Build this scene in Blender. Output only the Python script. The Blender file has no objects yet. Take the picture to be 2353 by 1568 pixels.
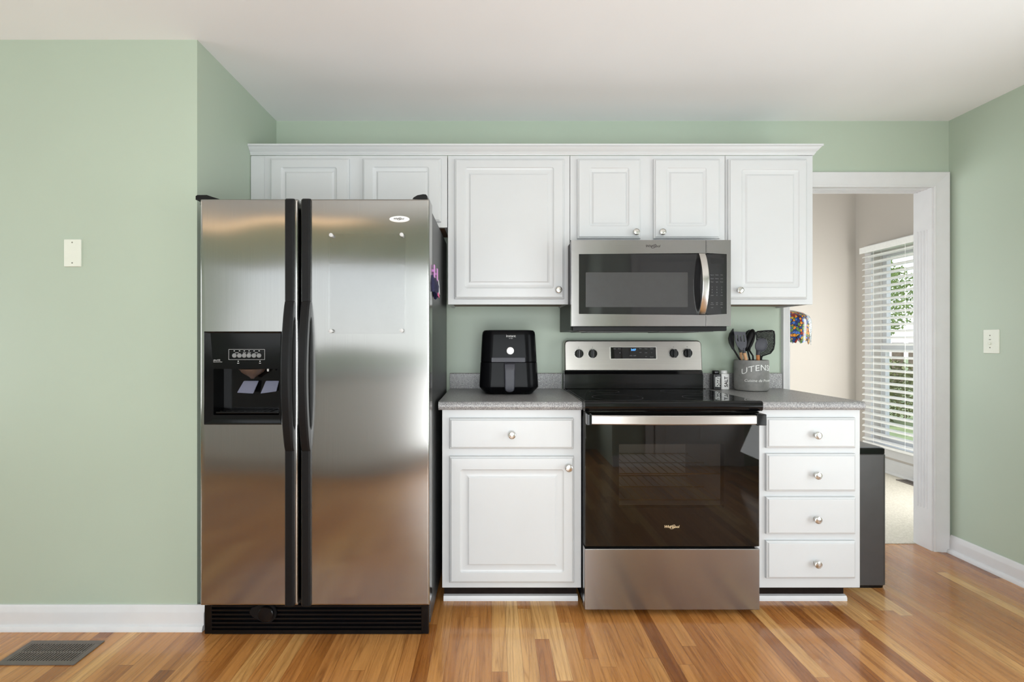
import bpy, bmesh, math, random
from mathutils import Vector, Matrix
PI = math.pi
sc = bpy.context.scene
C = sc.collection
random.seed(7)

# ---------------------------------------------------------------- camera / world / light
CAM_D, CAM_H, FPX, VX, VY = 2.85, 1.19, 1154.0, 1130.0, 785.0
cam = bpy.data.cameras.new('camera')
cam.sensor_width = 36.0
cam.lens = FPX / 2353.0 * 36.0
cam.shift_x = (1176.5 - VX) / 2353.0
cam.shift_y = (VY - 784.0) / 2353.0
cam.clip_start = 0.02
camo = bpy.data.objects.new('camera', cam)
camo.location = (0, -CAM_D, CAM_H)
camo.rotation_euler = (PI/2, 0, 0)
C.objects.link(camo)
sc.camera = camo

sc.view_settings.view_transform = 'Standard'
sc.view_settings.look = 'None'
sc.view_settings.gamma = 1.0
sc.view_settings.use_curve_mapping = False
sc.view_settings.exposure = -0.36

w = bpy.data.worlds.new('sky'); sc.world = w; w.use_nodes = True
nt = w.node_tree; nt.nodes.clear()
bg = nt.nodes.new('ShaderNodeBackground'); wo = nt.nodes.new('ShaderNodeOutputWorld')
tc = nt.nodes.new('ShaderNodeTexCoord'); sep = nt.nodes.new('ShaderNodeSeparateXYZ')
rmp = nt.nodes.new('ShaderNodeValToRGB')
rmp.color_ramp.elements[0].position = 0.0; rmp.color_ramp.elements[0].color = (0.93, 0.95, 0.96, 1)
rmp.color_ramp.elements[1].position = 0.7; rmp.color_ramp.elements[1].color = (0.55, 0.70, 0.93, 1)
nt.links.new(tc.outputs['Generated'], sep.inputs[0]); nt.links.new(sep.outputs['Z'], rmp.inputs[0])
nt.links.new(rmp.outputs[0], bg.inputs['Color']); bg.inputs['Strength'].default_value = 2.6
nt.links.new(bg.outputs[0], wo.inputs['Surface'])

def area(name, loc, rot, sx, sy, power, col=(1, 1, 1)):
    l = bpy.data.lights.new(name, 'AREA'); l.shape = 'RECTANGLE'; l.size = sx; l.size_y = sy
    l.energy = power; l.color = col
    o = bpy.data.objects.new(name, l); o.location = loc; o.rotation_euler = rot; C.objects.link(o)
    return o
# daylight through the windows, and fill through added unseen openings
DAY = (0.93, 0.97, 1.0)
UP = math.radians(24)   # sky light bounced up off the ground outside
area('daylight_patio', (2.66, -2.25, 1.05), (0, PI/2+UP, 0), 1.9, 1.7, 50, DAY)        # patio door, shines to -X
area('daylight_sink', (-1.75, -4.12, 1.55), (PI/2, 0, PI), 1.9, 0.95, 5, DAY)       # window over the sink, shines to +Y
area('fill_behind_camera', (0.2, -4.12, 1.05), (PI/2+UP*0.7, 0, 0), 1.4, 1.9, 92, DAY)        # fill for the backsplash, through doors added unseen behind the camera, shines to +Y
area('daylight_family', (-5.08, -2.4, 1.25), (0, -PI/2-UP, 0), 1.7, 2.4, 58, DAY)  # family-room window, shines to +X
dl = area('fill_dining_back', (3.40, 0.45, 1.10), (0, 0, 0), 0.42, 1.5, 36, (1.0, 0.985, 0.96))   # added to light the dining back wall, through an unseen window
dl.rotation_euler = Vector((-0.42, 0.9, -0.22)).to_track_quat('-Z', 'Y').to_euler()
dl2 = area('fill_dining_left', (0.52, 1.05, 1.2), (0, 0, 0), 1.2, 1.5, 27, DAY)   # added fill for the dining room, through an unseen window opposite the blind
dl2.rotation_euler = Vector((1.0, 0.25, -0.05)).to_track_quat('-Z', 'Y').to_euler()
sun = bpy.data.lights.new('sun', 'SUN'); sun.energy = 3.0; sun.angle = 0.02; sun.color = (1.0, 0.95, 0.88)
suno = bpy.data.objects.new('sun', sun); C.objects.link(suno)
suno.rotation_euler = Vector((0.55, -0.45, -0.9)).to_track_quat('-Z', 'Y').to_euler()

# ---------------------------------------------------------------- pixel helpers (plane at depth y, metres)
def S(y): return FPX / (CAM_D + y)
def X(px, y): return (px - VX) / S(y)
def Z(py, y): return CAM_H - (py - VY) / S(y)

# ---------------------------------------------------------------- materials
def lin(c):
    def f(u): return u/12.92 if u <= 0.04045 else ((u+0.055)/1.055)**2.4
    return tuple(f(v/255.0) for v in c) + (1.0,)

class NT:
    def __init__(s, name):
        s.m = bpy.data.materials.new(name); s.m.use_nodes = True
        s.t = s.m.node_tree; s.t.nodes.clear()
        s.out = s.n('ShaderNodeOutputMaterial')
        s.b = s.n('ShaderNodeBsdfPrincipled'); s.l(s.b.outputs[0], s.out.inputs[0])
    def n(s, t, **k):
        x = s.t.nodes.new(t)
        for a, v in k.items(): setattr(x, a, v)
        return x
    def l(s, a, b): s.t.links.new(a, b)
    def math(s, op, a, b=None, c=None):
        x = s.n('ShaderNodeMath', operation=op)
        for i, v in enumerate((a, b, c)):
            if v is None: continue
            if isinstance(v, (int, float)): x.inputs[i].default_value = v
            else: s.l(v, x.inputs[i])
        return x.outputs[0]
    def comb(s, x, y, z):
        c = s.n('ShaderNodeCombineXYZ')
        for i, v in enumerate((x, y, z)):
            if isinstance(v, (int, float)): c.inputs[i].default_value = v
            else: s.l(v, c.inputs[i])
        return c.outputs[0]
    def coord(s): return s.n('ShaderNodeTexCoord').outputs['Object']
    def noise(s, vec, scale, detail=2, rough=0.5, dist=0.0):
        x = s.n('ShaderNodeTexNoise'); x.inputs['Scale'].default_value = scale
        x.inputs['Detail'].default_value = detail; x.inputs['Roughness'].default_value = rough
        x.inputs['Distortion'].default_value = dist
        s.l(vec, x.inputs['Vector']); return x.outputs['Fac']
    def ramp(s, fac, stops, interp='LINEAR'):
        r = s.n('ShaderNodeValToRGB'); r.color_ramp.interpolation = interp
        e = r.color_ramp.elements
        while len(e) < len(stops): e.new(0.5)
        for i, (p, c) in enumerate(stops):
            e[i].position = p; e[i].color = c if len(c) == 4 else c + (1,)
        s.l(fac, r.inputs[0]); return r.outputs[0]
    def mix(s, fac, a, b, mode='MIX'):
        x = s.n('ShaderNodeMix', data_type='RGBA', blend_type=mode)
        if isinstance(fac, (int, float)): x.inputs[0].default_value = fac
        else: s.l(fac, x.inputs[0])
        for i, v in ((6, a), (7, b)):
            if isinstance(v, tuple): x.inputs[i].default_value = v
            else: s.l(v, x.inputs[i])
        return x.outputs[2]
    def bump(s, h, strength, dist):
        x = s.n('ShaderNodeBump'); x.inputs['Strength'].default_value = strength; x.inputs['Distance'].default_value = dist
        s.l(h, x.inputs['Height']); s.l(x.outputs[0], s.b.inputs['Normal']); return x
    def set(s, **k):
        for a, v in k.items():
            i = s.b.inputs[a.replace('_', ' ')]
            i.default_value = v
        return s

def simple(name, rgb, rough=0.5, metal=0.0, nscale=40.0, bump=0.0, var=0.03, coat=0.0, spec=0.5):
    m = NT(name); co = m.coord(); c = lin(rgb)
    f = m.noise(co, nscale, 3)
    d = tuple(v*(1-var) for v in c[:3]) + (1,); u = tuple(min(1, v*(1+var)) for v in c[:3]) + (1,)
    m.l(m.ramp(f, [(0.3, d), (0.7, u)]), m.b.inputs['Base Color'])
    m.set(Roughness=rough, Metallic=metal); m.b.inputs['Coat Weight'].default_value = coat
    m.b.inputs['Specular IOR Level'].default_value = spec
    if bump: m.bump(m.noise(co, nscale*6, 2), 0.3, bump)
    return m.m

M = {}
def wall_paint(name, rgb, rough):
    m = NT(name); co = m.coord(); c = lin(rgb)
    f = m.noise(co, 1.3, 2)
    m.l(m.ramp(f, [(0.3, tuple(v*0.97 for v in c[:3])), (0.7, tuple(v*1.02 for v in c[:3]))]), m.b.inputs['Base Color'])
    m.set(Roughness=rough); m.bump(m.noise(co, 260, 2), 0.12, 0.0012); return m.m
M['green'] = wall_paint('sage_green_paint', (177, 190, 173), 0.42)
M['beige'] = wall_paint('warm_beige_paint', (197, 190, 182), 0.6)
M['ceil'] = wall_paint('ceiling_paint', (240, 240, 241), 0.85)
M['white'] = simple('white_cabinet_paint', (203, 205, 206), 0.32, var=0.01, nscale=6)
M['trim'] = simple('white_trim_paint', (216, 216, 217), 0.38, var=0.02, nscale=12)
M['under'] = simple('brown_underside_wood', (120, 88, 66), 0.6, nscale=30, var=0.15)
M['kick'] = simple('dark_brown_toe_board', (28, 19, 15), 0.7, nscale=30, var=0.25, spec=0.15)
M['black'] = simple('gloss_black', (8, 8, 9), 0.12, var=0.05, spec=0.3)
M['fryer'] = simple('black_fryer_plastic', (13, 13, 15), 0.22, var=0.05, spec=0.07)
M['blackm'] = simple('satin_black_plastic', (17, 17, 18), 0.4, var=0.08, nscale=80, spec=0.22)
M['blackg'] = simple('black_glass', (6, 6, 7), 0.03, var=0.02)
M['dark'] = simple('dark_void', (8, 8, 8), 0.7)
M['slate'] = simple('slate_silicone', (58, 58, 66), 0.5, var=0.06)
M['chrome'] = simple('brushed_nickel', (205, 203, 198), 0.22, 1.0, var=0.03)
M['plate'] = simple('ivory_switch_plate', (222, 226, 214), 0.4, var=0.01)
M['almond'] = simple('plate_hole_shadow', (120, 122, 108), 0.5)
M['silver'] = simple('silver_print', (200, 200, 200), 0.4)
M['gold'] = simple('pale_gold_print', (214, 190, 150), 0.35)
M['inkd'] = simple('dark_print', (52, 46, 44), 0.5)
M['whitep'] = simple('white_print', (225, 225, 222), 0.5)
M['greyp'] = simple('grey_print', (120, 122, 122), 0.5)
M['ceramicw'] = simple('white_ceramic', (232, 232, 230), 0.25)
M['ceramicb'] = simple('black_ceramic', (18, 18, 19), 0.25)
M['wood'] = simple('beech_handle', (196, 150, 110), 0.5, nscale=60, var=0.12)
M['woodo'] = simple('acacia_handle', (176, 112, 60), 0.5, nscale=60, var=0.2)
M['pink'] = simple('orchid_pink_plastic', (205, 140, 205), 0.4)
M['hotpink'] = simple('bright_pink_fabric', (232, 110, 160), 0.7)
M['navy'] = simple('navy_fabric', (22, 20, 62), 0.7, nscale=120, var=0.2)
M['paper'] = simple('white_paper', (225, 225, 235), 0.7)
M['trash'] = simple('charcoal_steel', (84, 83, 83), 0.42, 0.55, nscale=20, var=0.03)
M['trashlid'] = simple('grey_lid', (128, 128, 130), 0.35, 0.3)
M['register'] = simple('grey_brown_register', (112, 104, 98), 0.45, 0.3)
M['blind'] = simple('white_blind', (246, 246, 244), 0.4)
M['cream'] = simple('cream_funnel', (84, 70, 62), 0.35)
M['paddle'] = simple('blue_grey_paddle', (104, 107, 126), 0.3)
M['bronze'] = simple('dark_bronze', (60, 46, 36), 0.4, 0.8)
M['rackwire'] = simple('oven_rack_wire', (190, 170, 140), 0.3, 0.9)
M['cavity'] = simple('oven_enamel', (196, 190, 184), 0.5)
M['screen'] = simple('microwave_screen', (70, 70, 70), 0.25, spec=0.3)
M['mwglass'] = simple('grey_door_glass', (36, 36, 37), 0.04, var=0.02)
M['bark'] = simple('bark', (92, 76, 62), 0.9, nscale=20, var=0.3)
M['fence'] = simple('weathered_fence', (150, 128, 112), 0.8, nscale=10, var=0.2)

def mat_side():
    m = NT('textured_grey_appliance_side'); co = m.coord()
    f = m.noise(co, 420, 2)
    m.l(m.ramp(f, [(0.35, lin((40, 41, 42))), (0.65, lin((84, 85, 86)))]), m.b.inputs['Base Color'])
    m.set(Roughness=0.36, Metallic=0.2); m.bump(f, 0.5, 0.001); return m.m
M['side'] = mat_side()

def steel(name, rgb, tangent, streak, rough, aniso, wav):
    m = NT(name); co = m.coord(); c = lin(rgb)
    mp = m.n('ShaderNodeMapping'); m.l(co, mp.inputs[0]); mp.inputs['Scale'].default_value = streak
    f = m.noise(mp.outputs[0], 1.0, 4, 0.6)
    m.l(m.ramp(f, [(0.3, tuple(v*0.95 for v in c[:3])), (0.7, tuple(v*1.03 for v in c[:3]))]), m.b.inputs['Base Color'])
    m.set(Metallic=1.0, Roughness=rough, Anisotropic=aniso)
    tn = m.n('ShaderNodeCombineXYZ')
    for i in range(3): tn.inputs[i].default_value = tangent[i]
    m.l(tn.outputs[0], m.b.inputs['Tangent'])
    if wav: m.bump(m.noise(co, 1.7, 1, 0.4), 1.0, wav)
    return m.m
M['steelv'] = steel('brushed_stainless_door', (168, 167, 164), (1, 0, 0), (900, 6, 3), 0.15, 0.85, 0.012)
M['steelh'] = steel('brushed_stainless_front', (158, 155, 154), (0, 0, 1), (3, 6, 900), 0.24, 0.75, 0.0)
M['steelb'] = steel('light_stainless_panel', (184, 179, 174), (0, 0, 1), (3, 6, 900), 0.34, 0.6, 0.0)

def mat_counter():
    m = NT('grey_speckled_laminate'); co = m.coord()
    a = m.noise(co, 260, 3, 0.65); b = m.noise(co, 420, 2, 0.6); c = m.noise(co, 60, 2)
    col = m.ramp(a, [(0.34, lin((82, 82, 83))), (0.46, lin((146, 146, 147))), (0.56, lin((160, 160, 160))), (0.66, lin((212, 210, 208)))])
    sp = m.ramp(b, [(0.62, (0, 0, 0)), (0.68, (1, 1, 1))])
    col = m.mix(sp, col, lin((172, 158, 150)))
    m.l(m.mix(m.ramp(c, [(0.3, (0, 0, 0)), (0.8, (0.25, 0.25, 0.25))]), col, lin((120, 118, 118))), m.b.inputs['Base Color'])
    m.set(Roughness=0.32); return m.m
M['counter'] = mat_counter()

def mat_floor():
    m = NT('oak_strip_floor'); co = m.coord()
    sp = m.n('ShaderNodeSeparateXYZ'); m.l(co, sp.inputs[0]); x, y = sp.outputs[0], sp.outputs[1]
    u = m.math('DIVIDE', x, 0.0572); uid = m.math('FLOOR', u); uf = m.math('FRACT', u)
    w1 = m.n('ShaderNodeTexWhiteNoise', noise_dimensions='1D'); m.l(uid, w1.inputs['W'])
    v = m.math('DIVIDE', m.math('ADD', y, m.math('MULTIPLY', w1.outputs['Value'], 9.0)), 1.05)
    vid = m.math('FLOOR', v); vf = m.math('FRACT', v)
    w2 = m.n('ShaderNodeTexWhiteNoise', noise_dimensions='2D'); m.l(m.comb(uid, vid, 0), w2.inputs['Vector'])
    r = w2.outputs['Value']
    base = m.ramp(r, [(0.0, lin((142, 86, 38))), (0.12, lin((168, 108, 52))), (0.3, lin((188, 128, 68))), (0.6, lin((202, 144, 82))), (0.78, lin((180, 116, 58))), (0.9, lin((214, 162, 98))), (1.0, lin((226, 180, 118)))])
    off = m.math('MULTIPLY', r, 37.0)
    # cathedral grain: stretched distorted rings, and fine pores
    gv = m.comb(m.math('ADD', m.math('MULTIPLY', x, 22.0), off), m.math('MULTIPLY', y, 1.0), off)
    g1 = m.noise(gv, 1.0, 2, 0.45, 0.35)
    rings = m.math('FRACT', m.math('MULTIPLY', g1, 7.0))
    rings = m.math('ABSOLUTE', m.math('SUBTRACT', rings, 0.5))
    g2 = m.noise(m.comb(m.math('MULTIPLY', x, 420.0), m.math('MULTIPLY', y, 9.0), off), 1.0, 2, 0.6)
    dk = m.ramp(rings, [(0.0, (0.50, 0.42, 0.34)), (0.12, (0.86, 0.83, 0.79)), (0.28, (1.02, 1.02, 1.02)), (0.5, (1.06, 1.06, 1.05))])
    col = m.mix(0.55, base, dk, 'MULTIPLY')
    g3 = m.noise(m.comb(m.math('ADD', m.math('MULTIPLY', x, 30.0), off), m.math('MULTIPLY', y, 1.1), off), 1.0, 2, 0.5)
    col = m.mix(0.8, col, m.ramp(g3, [(0.3, (0.74, 0.66, 0.58)), (0.5, (1, 1, 1)), (0.75, (1.12, 1.13, 1.15))]), 'MULTIPLY')
    col = m.mix(0.5, col, m.ramp(g2, [(0.32, (0.58, 0.5, 0.42)), (0.55, (1.04, 1.04, 1.04))]), 'MULTIPLY')
    e1 = m.math('MINIMUM', uf, m.math('SUBTRACT', 1.0, uf))
    e2 = m.math('MULTIPLY', m.math('MINIMUM', vf, m.math('SUBTRACT', 1.0, vf)), 13.0)
    e = m.math('MINIMUM', e1, e2)
    col = m.mix(m.ramp(e, [(0.0, (0.55, 0.55, 0.55)), (0.022, (0, 0, 0))]), col, lin((104, 62, 32)))
    m.l(col, m.b.inputs['Base Color'])
    m.l(m.ramp(g2, [(0.3, (0.30,)*3), (0.7, (0.20,)*3)]), m.b.inputs['Roughness'])
    m.b.inputs['Coat Weight'].default_value = 0.4; m.b.inputs['Coat Roughness'].default_value = 0.07
    m.bump(m.math('ADD', m.math('MULTIPLY', g2, 0.15), m.math('MINIMUM', m.math('MULTIPLY', e, 20.0), 1.0)), 0.15, 0.001)
    return m.m
M['floor'] = mat_floor()

def mat_carpet():
    m = NT('beige_carpet_pile'); co = m.coord(); f = m.noise(co, 90, 4, 0.7)
    m.l(m.ramp(f, [(0.3, lin((196, 190, 176))), (0.7, lin((226, 221, 208)))]), m.b.inputs['Base Color'])
    m.set(Roughness=0.95); m.bump(f, 0.8, 0.01); return m.m
M['carpet'] = mat_carpet()

def mat_concrete():
    m = NT('grey_concrete_glaze'); co = m.coord(); f = m.noise(co, 18, 5, 0.6)
    m.l(m.ramp(f, [(0.3, lin((112, 111, 109))), (0.55, lin((132, 131, 128))), (0.75, lin((142, 140, 136)))]), m.b.inputs['Base Color'])
    m.set(Roughness=0.6); m.bump(m.noise(co, 120, 3), 0.2, 0.001); return m.m
M['concrete'] = mat_concrete()

def mat_mosaic():
    m = NT('stained_glass_mosaic'); co = m.coord()
    vo = m.n('ShaderNodeTexVoronoi'); vo.inputs['Scale'].default_value = 58; m.l(co, vo.inputs['Vector'])
    ve = m.n('ShaderNodeTexVoronoi', feature='DISTANCE_TO_EDGE'); ve.inputs['Scale'].default_value = 58; m.l(co, ve.inputs['Vector'])
    s2 = m.n('ShaderNodeSeparateColor'); m.l(vo.outputs['Color'], s2.inputs[0])
    bright = m.ramp(s2.outputs[0], [(0.0, lin((34, 58, 128))), (0.25, lin((70, 112, 190))), (0.4, lin((222, 140, 40))), (0.55, lin((96, 130, 70))), (0.7, lin((150, 30, 30))), (0.85, lin((200, 160, 70)))], 'CONSTANT')
    pale = m.ramp(s2.outputs[1], [(0.0, lin((206, 220, 224))), (0.5, lin((238, 240, 240))), (0.8, lin((160, 178, 190)))], 'CONSTANT')
    sx_ = m.n('ShaderNodeSeparateXYZ'); m.l(co, sx_.inputs[0])
    big = m.ramp(m.math('ADD', m.math('MULTIPLY', m.math('SUBTRACT', sx_.outputs[0], 2.325), 9.0), m.noise(co, 7.0, 1)), [(0.48, (0, 0, 0)), (0.52, (1, 1, 1))])
    col = m.mix(big, bright, pale)
    col = m.mix(m.ramp(ve.outputs['Distance'], [(0.04, (1, 1, 1)), (0.09, (0, 0, 0))]), col, lin((36, 32, 30)))
    m.l(col, m.b.inputs['Base Color']); m.set(Roughness=0.2); return m.m
M['mosaic'] = mat_mosaic()

def mat_foliage(name, a, b):
    m = NT(name); co = m.coord(); f = m.noise(co, 3, 4, 0.7)
    m.l(m.ramp(f, [(0.3, lin(a)), (0.7, lin(b))]), m.b.inputs['Base Color']); m.set(Roughness=0.7); return m.m
M['lawn'] = mat_foliage('lawn_grass', (118, 128, 84), (158, 168, 112))
M['leaf'] = mat_foliage('leaf_green', (108, 128, 70), (170, 188, 120))
M['leafd'] = mat_foliage('leaf_olive', (90, 92, 58), (150, 150, 92))

def clear(name, tint, gloss):
    m = NT(name); m.t.nodes.remove(m.b)
    tr = m.n('ShaderNodeBsdfTransparent'); tr.inputs[0].default_value = tint
    gl = m.n('ShaderNodeBsdfGlossy'); gl.inputs['Roughness'].default_value = 0.02
    lw = m.n('ShaderNodeLayerWeight'); lw.inputs[0].default_value = 0.5
    fr = m.math('ADD', gloss, m.math('MULTIPLY', m.math('POWER', lw.outputs['Facing'], 5.0), 0.8))
    mx = m.n('ShaderNodeMixShader'); m.l(fr, mx.inputs[0]); m.l(tr.outputs[0], mx.inputs[1]); m.l(gl.outputs[0], mx.inputs[2])
    m.l(mx.outputs[0], m.out.inputs[0]); return m.m
M['glass'] = clear('window_glass', (0.97, 0.98, 0.98, 1), 0.03)
M['acrylic'] = clear('clear_acrylic', (0.985, 0.985, 0.985, 1), 0.015)
M['ovenglass'] = clear('smoked_oven_glass', (0.62, 0.60, 0.58, 1), 0.035)

def emit(name, rgb, k):
    m = NT(name); m.set(Roughness=0.5); m.b.inputs['Base Color'].default_value = lin(rgb)
    m.b.inputs['Emission Color'].default_value = lin(rgb); m.b.inputs['Emission Strength'].default_value = k; return m.m
M['lamp'] = emit('warm_lamp_diffuser', (255, 236, 212), 7.0)
M['strip'] = emit('warm_strip_diffuser', (255, 214, 170), 3.5)
M['blue'] = emit('blue_display_digits', (90, 170, 255), 1.6)

# ---------------------------------------------------------------- mesh helpers
def box(bm, x0, x1, y0, y1, z0, z1, bev=0.0, seg=2):
    vs = [bm.verts.new((x, y, z)) for x in (x0, x1) for y in (y0, y1) for z in (z0, z1)]
    q = [(0, 1, 3, 2), (4, 6, 7, 5), (0, 4, 5, 1), (2, 3, 7, 6), (0, 2, 6, 4), (1, 5, 7, 3)]
    fs = [bm.faces.new([vs[i] for i in f]) for f in q]
    if bev:
        es = list({e for f in fs for e in f.edges})
        bmesh.ops.bevel(bm, geom=es, offset=bev, segments=seg, affect='EDGES', profile=0.5)

def loft(bm, loops, cap0=True, cap1=True, closed=True):
    vv = [[bm.verts.new(p) for p in L] for L in loops]
    n = len(loops[0])
    for a, b in zip(vv, vv[1:]):
        for i in range(n if closed else n-1):
            j = (i+1) % n
            try: bm.faces.new((a[i], a[j], b[j], b[i]))
            except ValueError: pass
    if cap0: bm.faces.new(list(reversed(vv[0])))
    if cap1: bm.faces.new(vv[-1])

def rrect(a0, a1, b0, b1, r=0.0, n=4):
    """rounded rectangle in 2-D, 4*(n+1) points"""
    r = max(1e-5, min(r, (a1-a0)/2-1e-6, (b1-b0)/2-1e-6)); P = []
    for cx, cy, t0 in ((a1-r, b0+r, -PI/2), (a1-r, b1-r, 0), (a0+r, b1-r, PI/2), (a0+r, b0+r, PI)):
        for k in range(n+1):
            t = t0 + PI/2*k/n; P.append((cx+r*math.cos(t), cy+r*math.sin(t)))
    return P
def XZ(P, y): return [(a, y, b) for a, b in P]
def XY(P, z): return [(a, b, z) for a, b in P]

def plate(bm, x0, x1, z0, z1, yb, yf, r=0.004, bev=0.003, n=4):
    """slab facing -Y with rounded outline and eased front edge"""
    L = [XZ(rrect(x0, x1, z0, z1, r, n), yb), XZ(rrect(x0, x1, z0, z1, r, n), yf+bev)]
    for k in (1, 2, 3):
        t = PI/2*k/3; d = bev*(1-math.cos(t)); e = bev*(1-math.sin(t))
        L.append(XZ(rrect(x0+d, x1-d, z0+d, z1-d, max(r-d, 0), n), yf+e))
    loft(bm, L)

def prism_x(bm, P, x0, x1): loft(bm, [[(x0, y, z) for y, z in P], [(x1, y, z) for y, z in P]])
def prism_y(bm, P, y0, y1): loft(bm, [[(x, y0, z) for x, z in P], [(x, y1, z) for x, z in P]])
def prism_z(bm, P, z0, z1): loft(bm, [[(x, y, z0) for x, y in P], [(x, y, z1) for x, y in P]])

def lathe_y(bm, cx, cz, y0, prof, n=28):
    loft(bm, [[(cx+r*math.cos(2*PI*i/n), y0-d, cz+r*math.sin(2*PI*i/n)) for i in range(n)] for r, d in prof])
def lathe_z(bm, cx, cy, prof, n=32, cap0=True, cap1=True, wob=None):
    loft(bm, [[(cx+r*math.cos(2*PI*i/n), cy+r*math.sin(2*PI*i/n), z+(wob(i, z) if wob else 0)) for i in range(n)] for r, z in prof], cap0, cap1)

def tube(bm, pts, r, n=8):
    pts = [Vector(p) for p in pts]; L = []
    for i, p in enumerate(pts):
        d = (pts[min(i+1, len(pts)-1)] - pts[max(i-1, 0)]).normalized()
        a = d.cross(Vector((0.13, 0.97, 0.2))).normalized(); b = d.cross(a)
        rr = r[i] if isinstance(r, (list, tuple)) else r
        L.append([tuple(p + a*rr*math.cos(2*PI*k/n) + b*rr*math.sin(2*PI*k/n)) for k in range(n)])
    loft(bm, L)

WLOC = {}
def obj(name, bm, mat, parent=None, angle=35):
    if isinstance(bm, bmesh.types.BMesh):
        bmesh.ops.recalc_face_normals(bm, faces=bm.faces[:])
        me = bpy.data.meshes.new(name); bm.to_mesh(me); bm.free()
    else: me = bm
    if mat: me.materials.clear(); me.materials.append(M[mat] if isinstance(mat, str) else mat)
    for p in me.polygons: p.use_smooth = True
    me.set_sharp_from_angle(angle=math.radians(angle))
    o = bpy.data.objects.new(name, me); C.objects.link(o)
    wn_ = o.modifiers.new('weighted_normals', 'WEIGHTED_NORMAL'); wn_.keep_sharp = True; wn_.weight = 50
    if parent:
        o.parent = parent; o.matrix_parent_inverse = Matrix.Translation(-Vector(WLOC.get(parent.name, (0, 0, 0))))
    return o
def thing(name, label, cat, loc, group=None):
    o = bpy.data.objects.new(name, None); C.objects.link(o); o.location = loc; o.empty_display_size = 0.1
    WLOC[o.name] = tuple(loc); return tag(o, label, cat, group)
def tag(o, label, cat, group=None):
    o['label'] = label; o['category'] = cat
    if group: o['group'] = group
    return o
def struct(name, bm, mat, label=None, cat=None, parent=None):
    o = obj(name, bm, mat, parent)
    if not parent:
        o['kind'] = 'structure'
        if label: o['label'] = label
        if cat: o['category'] = cat
    return o
NB = bmesh.new
def B(*boxes):
    bm = NB()
    for b in boxes: box(bm, *b)
    return bm

def text_mesh(txt, size, place, shear=0.0, ext=0.0004, align='CENTER', bold=0.0, spacing=1.0):
    cu = bpy.data.curves.new('lettering', 'FONT'); cu.body = txt; cu.size = size; cu.extrude = ext; cu.shear = shear
    cu.align_x = align; cu.align_y = 'CENTER'; cu.offset = bold; cu.space_character = spacing; cu.resolution_u = 3
    o = bpy.data.objects.new('lettering', cu); C.objects.link(o)
    dg = bpy.context.evaluated_depsgraph_get(); dg.update()
    me = bpy.data.meshes.new_from_object(o.evaluated_get(dg))
    bpy.data.objects.remove(o); bpy.data.curves.remove(cu)
    for v in me.vertices: v.co = place(v.co.copy())
    me.update(); return me
def sliced(me, step=0.004):
    bm = NB(); bm.from_mesh(me); bpy.data.meshes.remove(me)
    xs = [v.co.x for v in bm.verts]; x = min(xs)+step
    while x < max(xs):
        bmesh.ops.bisect_plane(bm, geom=bm.verts[:]+bm.edges[:]+bm.faces[:], plane_co=(x, 0, 0), plane_no=(1, 0, 0)); x += step
    return bm
def warped(bm, f):
    for v in bm.verts: v.co = f(v.co.copy())
    return bm
IDN = lambda c: c
def facing(x, y, z):  # lettering facing -Y
    return lambda c: Vector((x+c.x, y-c.z, z+c.y))
def merge(meshes):
    bm = NB()
    for m in meshes: bm.from_mesh(m); bpy.data.meshes.remove(m)
    return bm
def script_logo(x, y, z, wd):
    """brand script with an elliptical swirl round its middle, facing -Y"""
    sz = wd/4.2
    bm = merge([text_mesh('Whirlpool', sz, facing(x, y, z), shear=0.25, bold=sz*0.012)])
    for k, (rx, rz, t0, t1) in enumerate(((0.20, 0.062, -2.9, 0.9), (0.15, 0.045, 0.2, 3.6))):
        P = []
        for i in range(17):
            t = t0 + (t1-t0)*i/16; ca, sa = math.cos(0.35), math.sin(0.35)
            ex, ez = rx*wd*math.cos(t), rz*wd*2.0*math.sin(t)
            P.append((x+0.06*wd+ex*ca-ez*sa, y-0.0003, z+ex*sa+ez*ca))
        tube(bm, P, wd*0.011, 5)
    return bm

# ================================================================= THE SETTING
CEIL = 2.442
RW, LWX, LWY = 2.593, -1.222, -0.767     # right wall, corner of the projecting wall
OX0, OX1, OZ = 1.691, 2.494, 2.064       # opening to the dining room
struct('floor', B((-5.0, 2.75, -4.1, 0.10, -0.05, 0.0)), 'floor')
struct('floor_carpet', B((0.4, 3.75, 0.10, 2.25, -0.05, 0.004)), 'carpet')
struct('ceiling', B((-5.15, 3.75, -4.25, 0.117, CEIL, CEIL+0.06)), 'ceil')
DCEIL = 2.95
struct('ceiling_dining', B((0.35, 3.75, 0.0, 2.25, DCEIL, DCEIL+0.06), (0.35, 3.75, 0.05, 0.117, CEIL, DCEIL)), 'ceil')
struct('wall_left', B((-5.0, LWX, LWY, 0.117, 0, CEIL)), 'green')
struct('wall_back', B((LWX, OX0-0.012, 0, 0.117, 0, CEIL), (OX0-0.012, OX1+0.012, 0, 0.117, OZ+0.012, CEIL), (OX1+0.012, 3.72, 0, 0.117, 0, CEIL)), 'green')
struct('wall_right', B((RW, RW+0.12, -1.35, 0.0, 0, CEIL), (RW, RW+0.12, -3.15, -1.35, 2.05, CEIL), (RW, RW+0.12, -4.1, -3.15, 0, CEIL)), 'green')
struct('wall_front', B((-5.0, -2.75, -4.2, -4.05, 0, CEIL), (-2.75, -0.75, -4.2, -4.05, 0, 1.06), (-2.75, -0.75, -4.2, -4.05, 2.05, CEIL),
                       (-0.75, -0.52, -4.2, -4.05, 0, CEIL), (-0.52, 0.92, -4.2, -4.05, 2.05, CEIL), (0.92, 1.15, -4.2, -4.05, 0, CEIL), (1.15, RW, -4.2, -3.3, 0, CEIL)), 'green')
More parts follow.
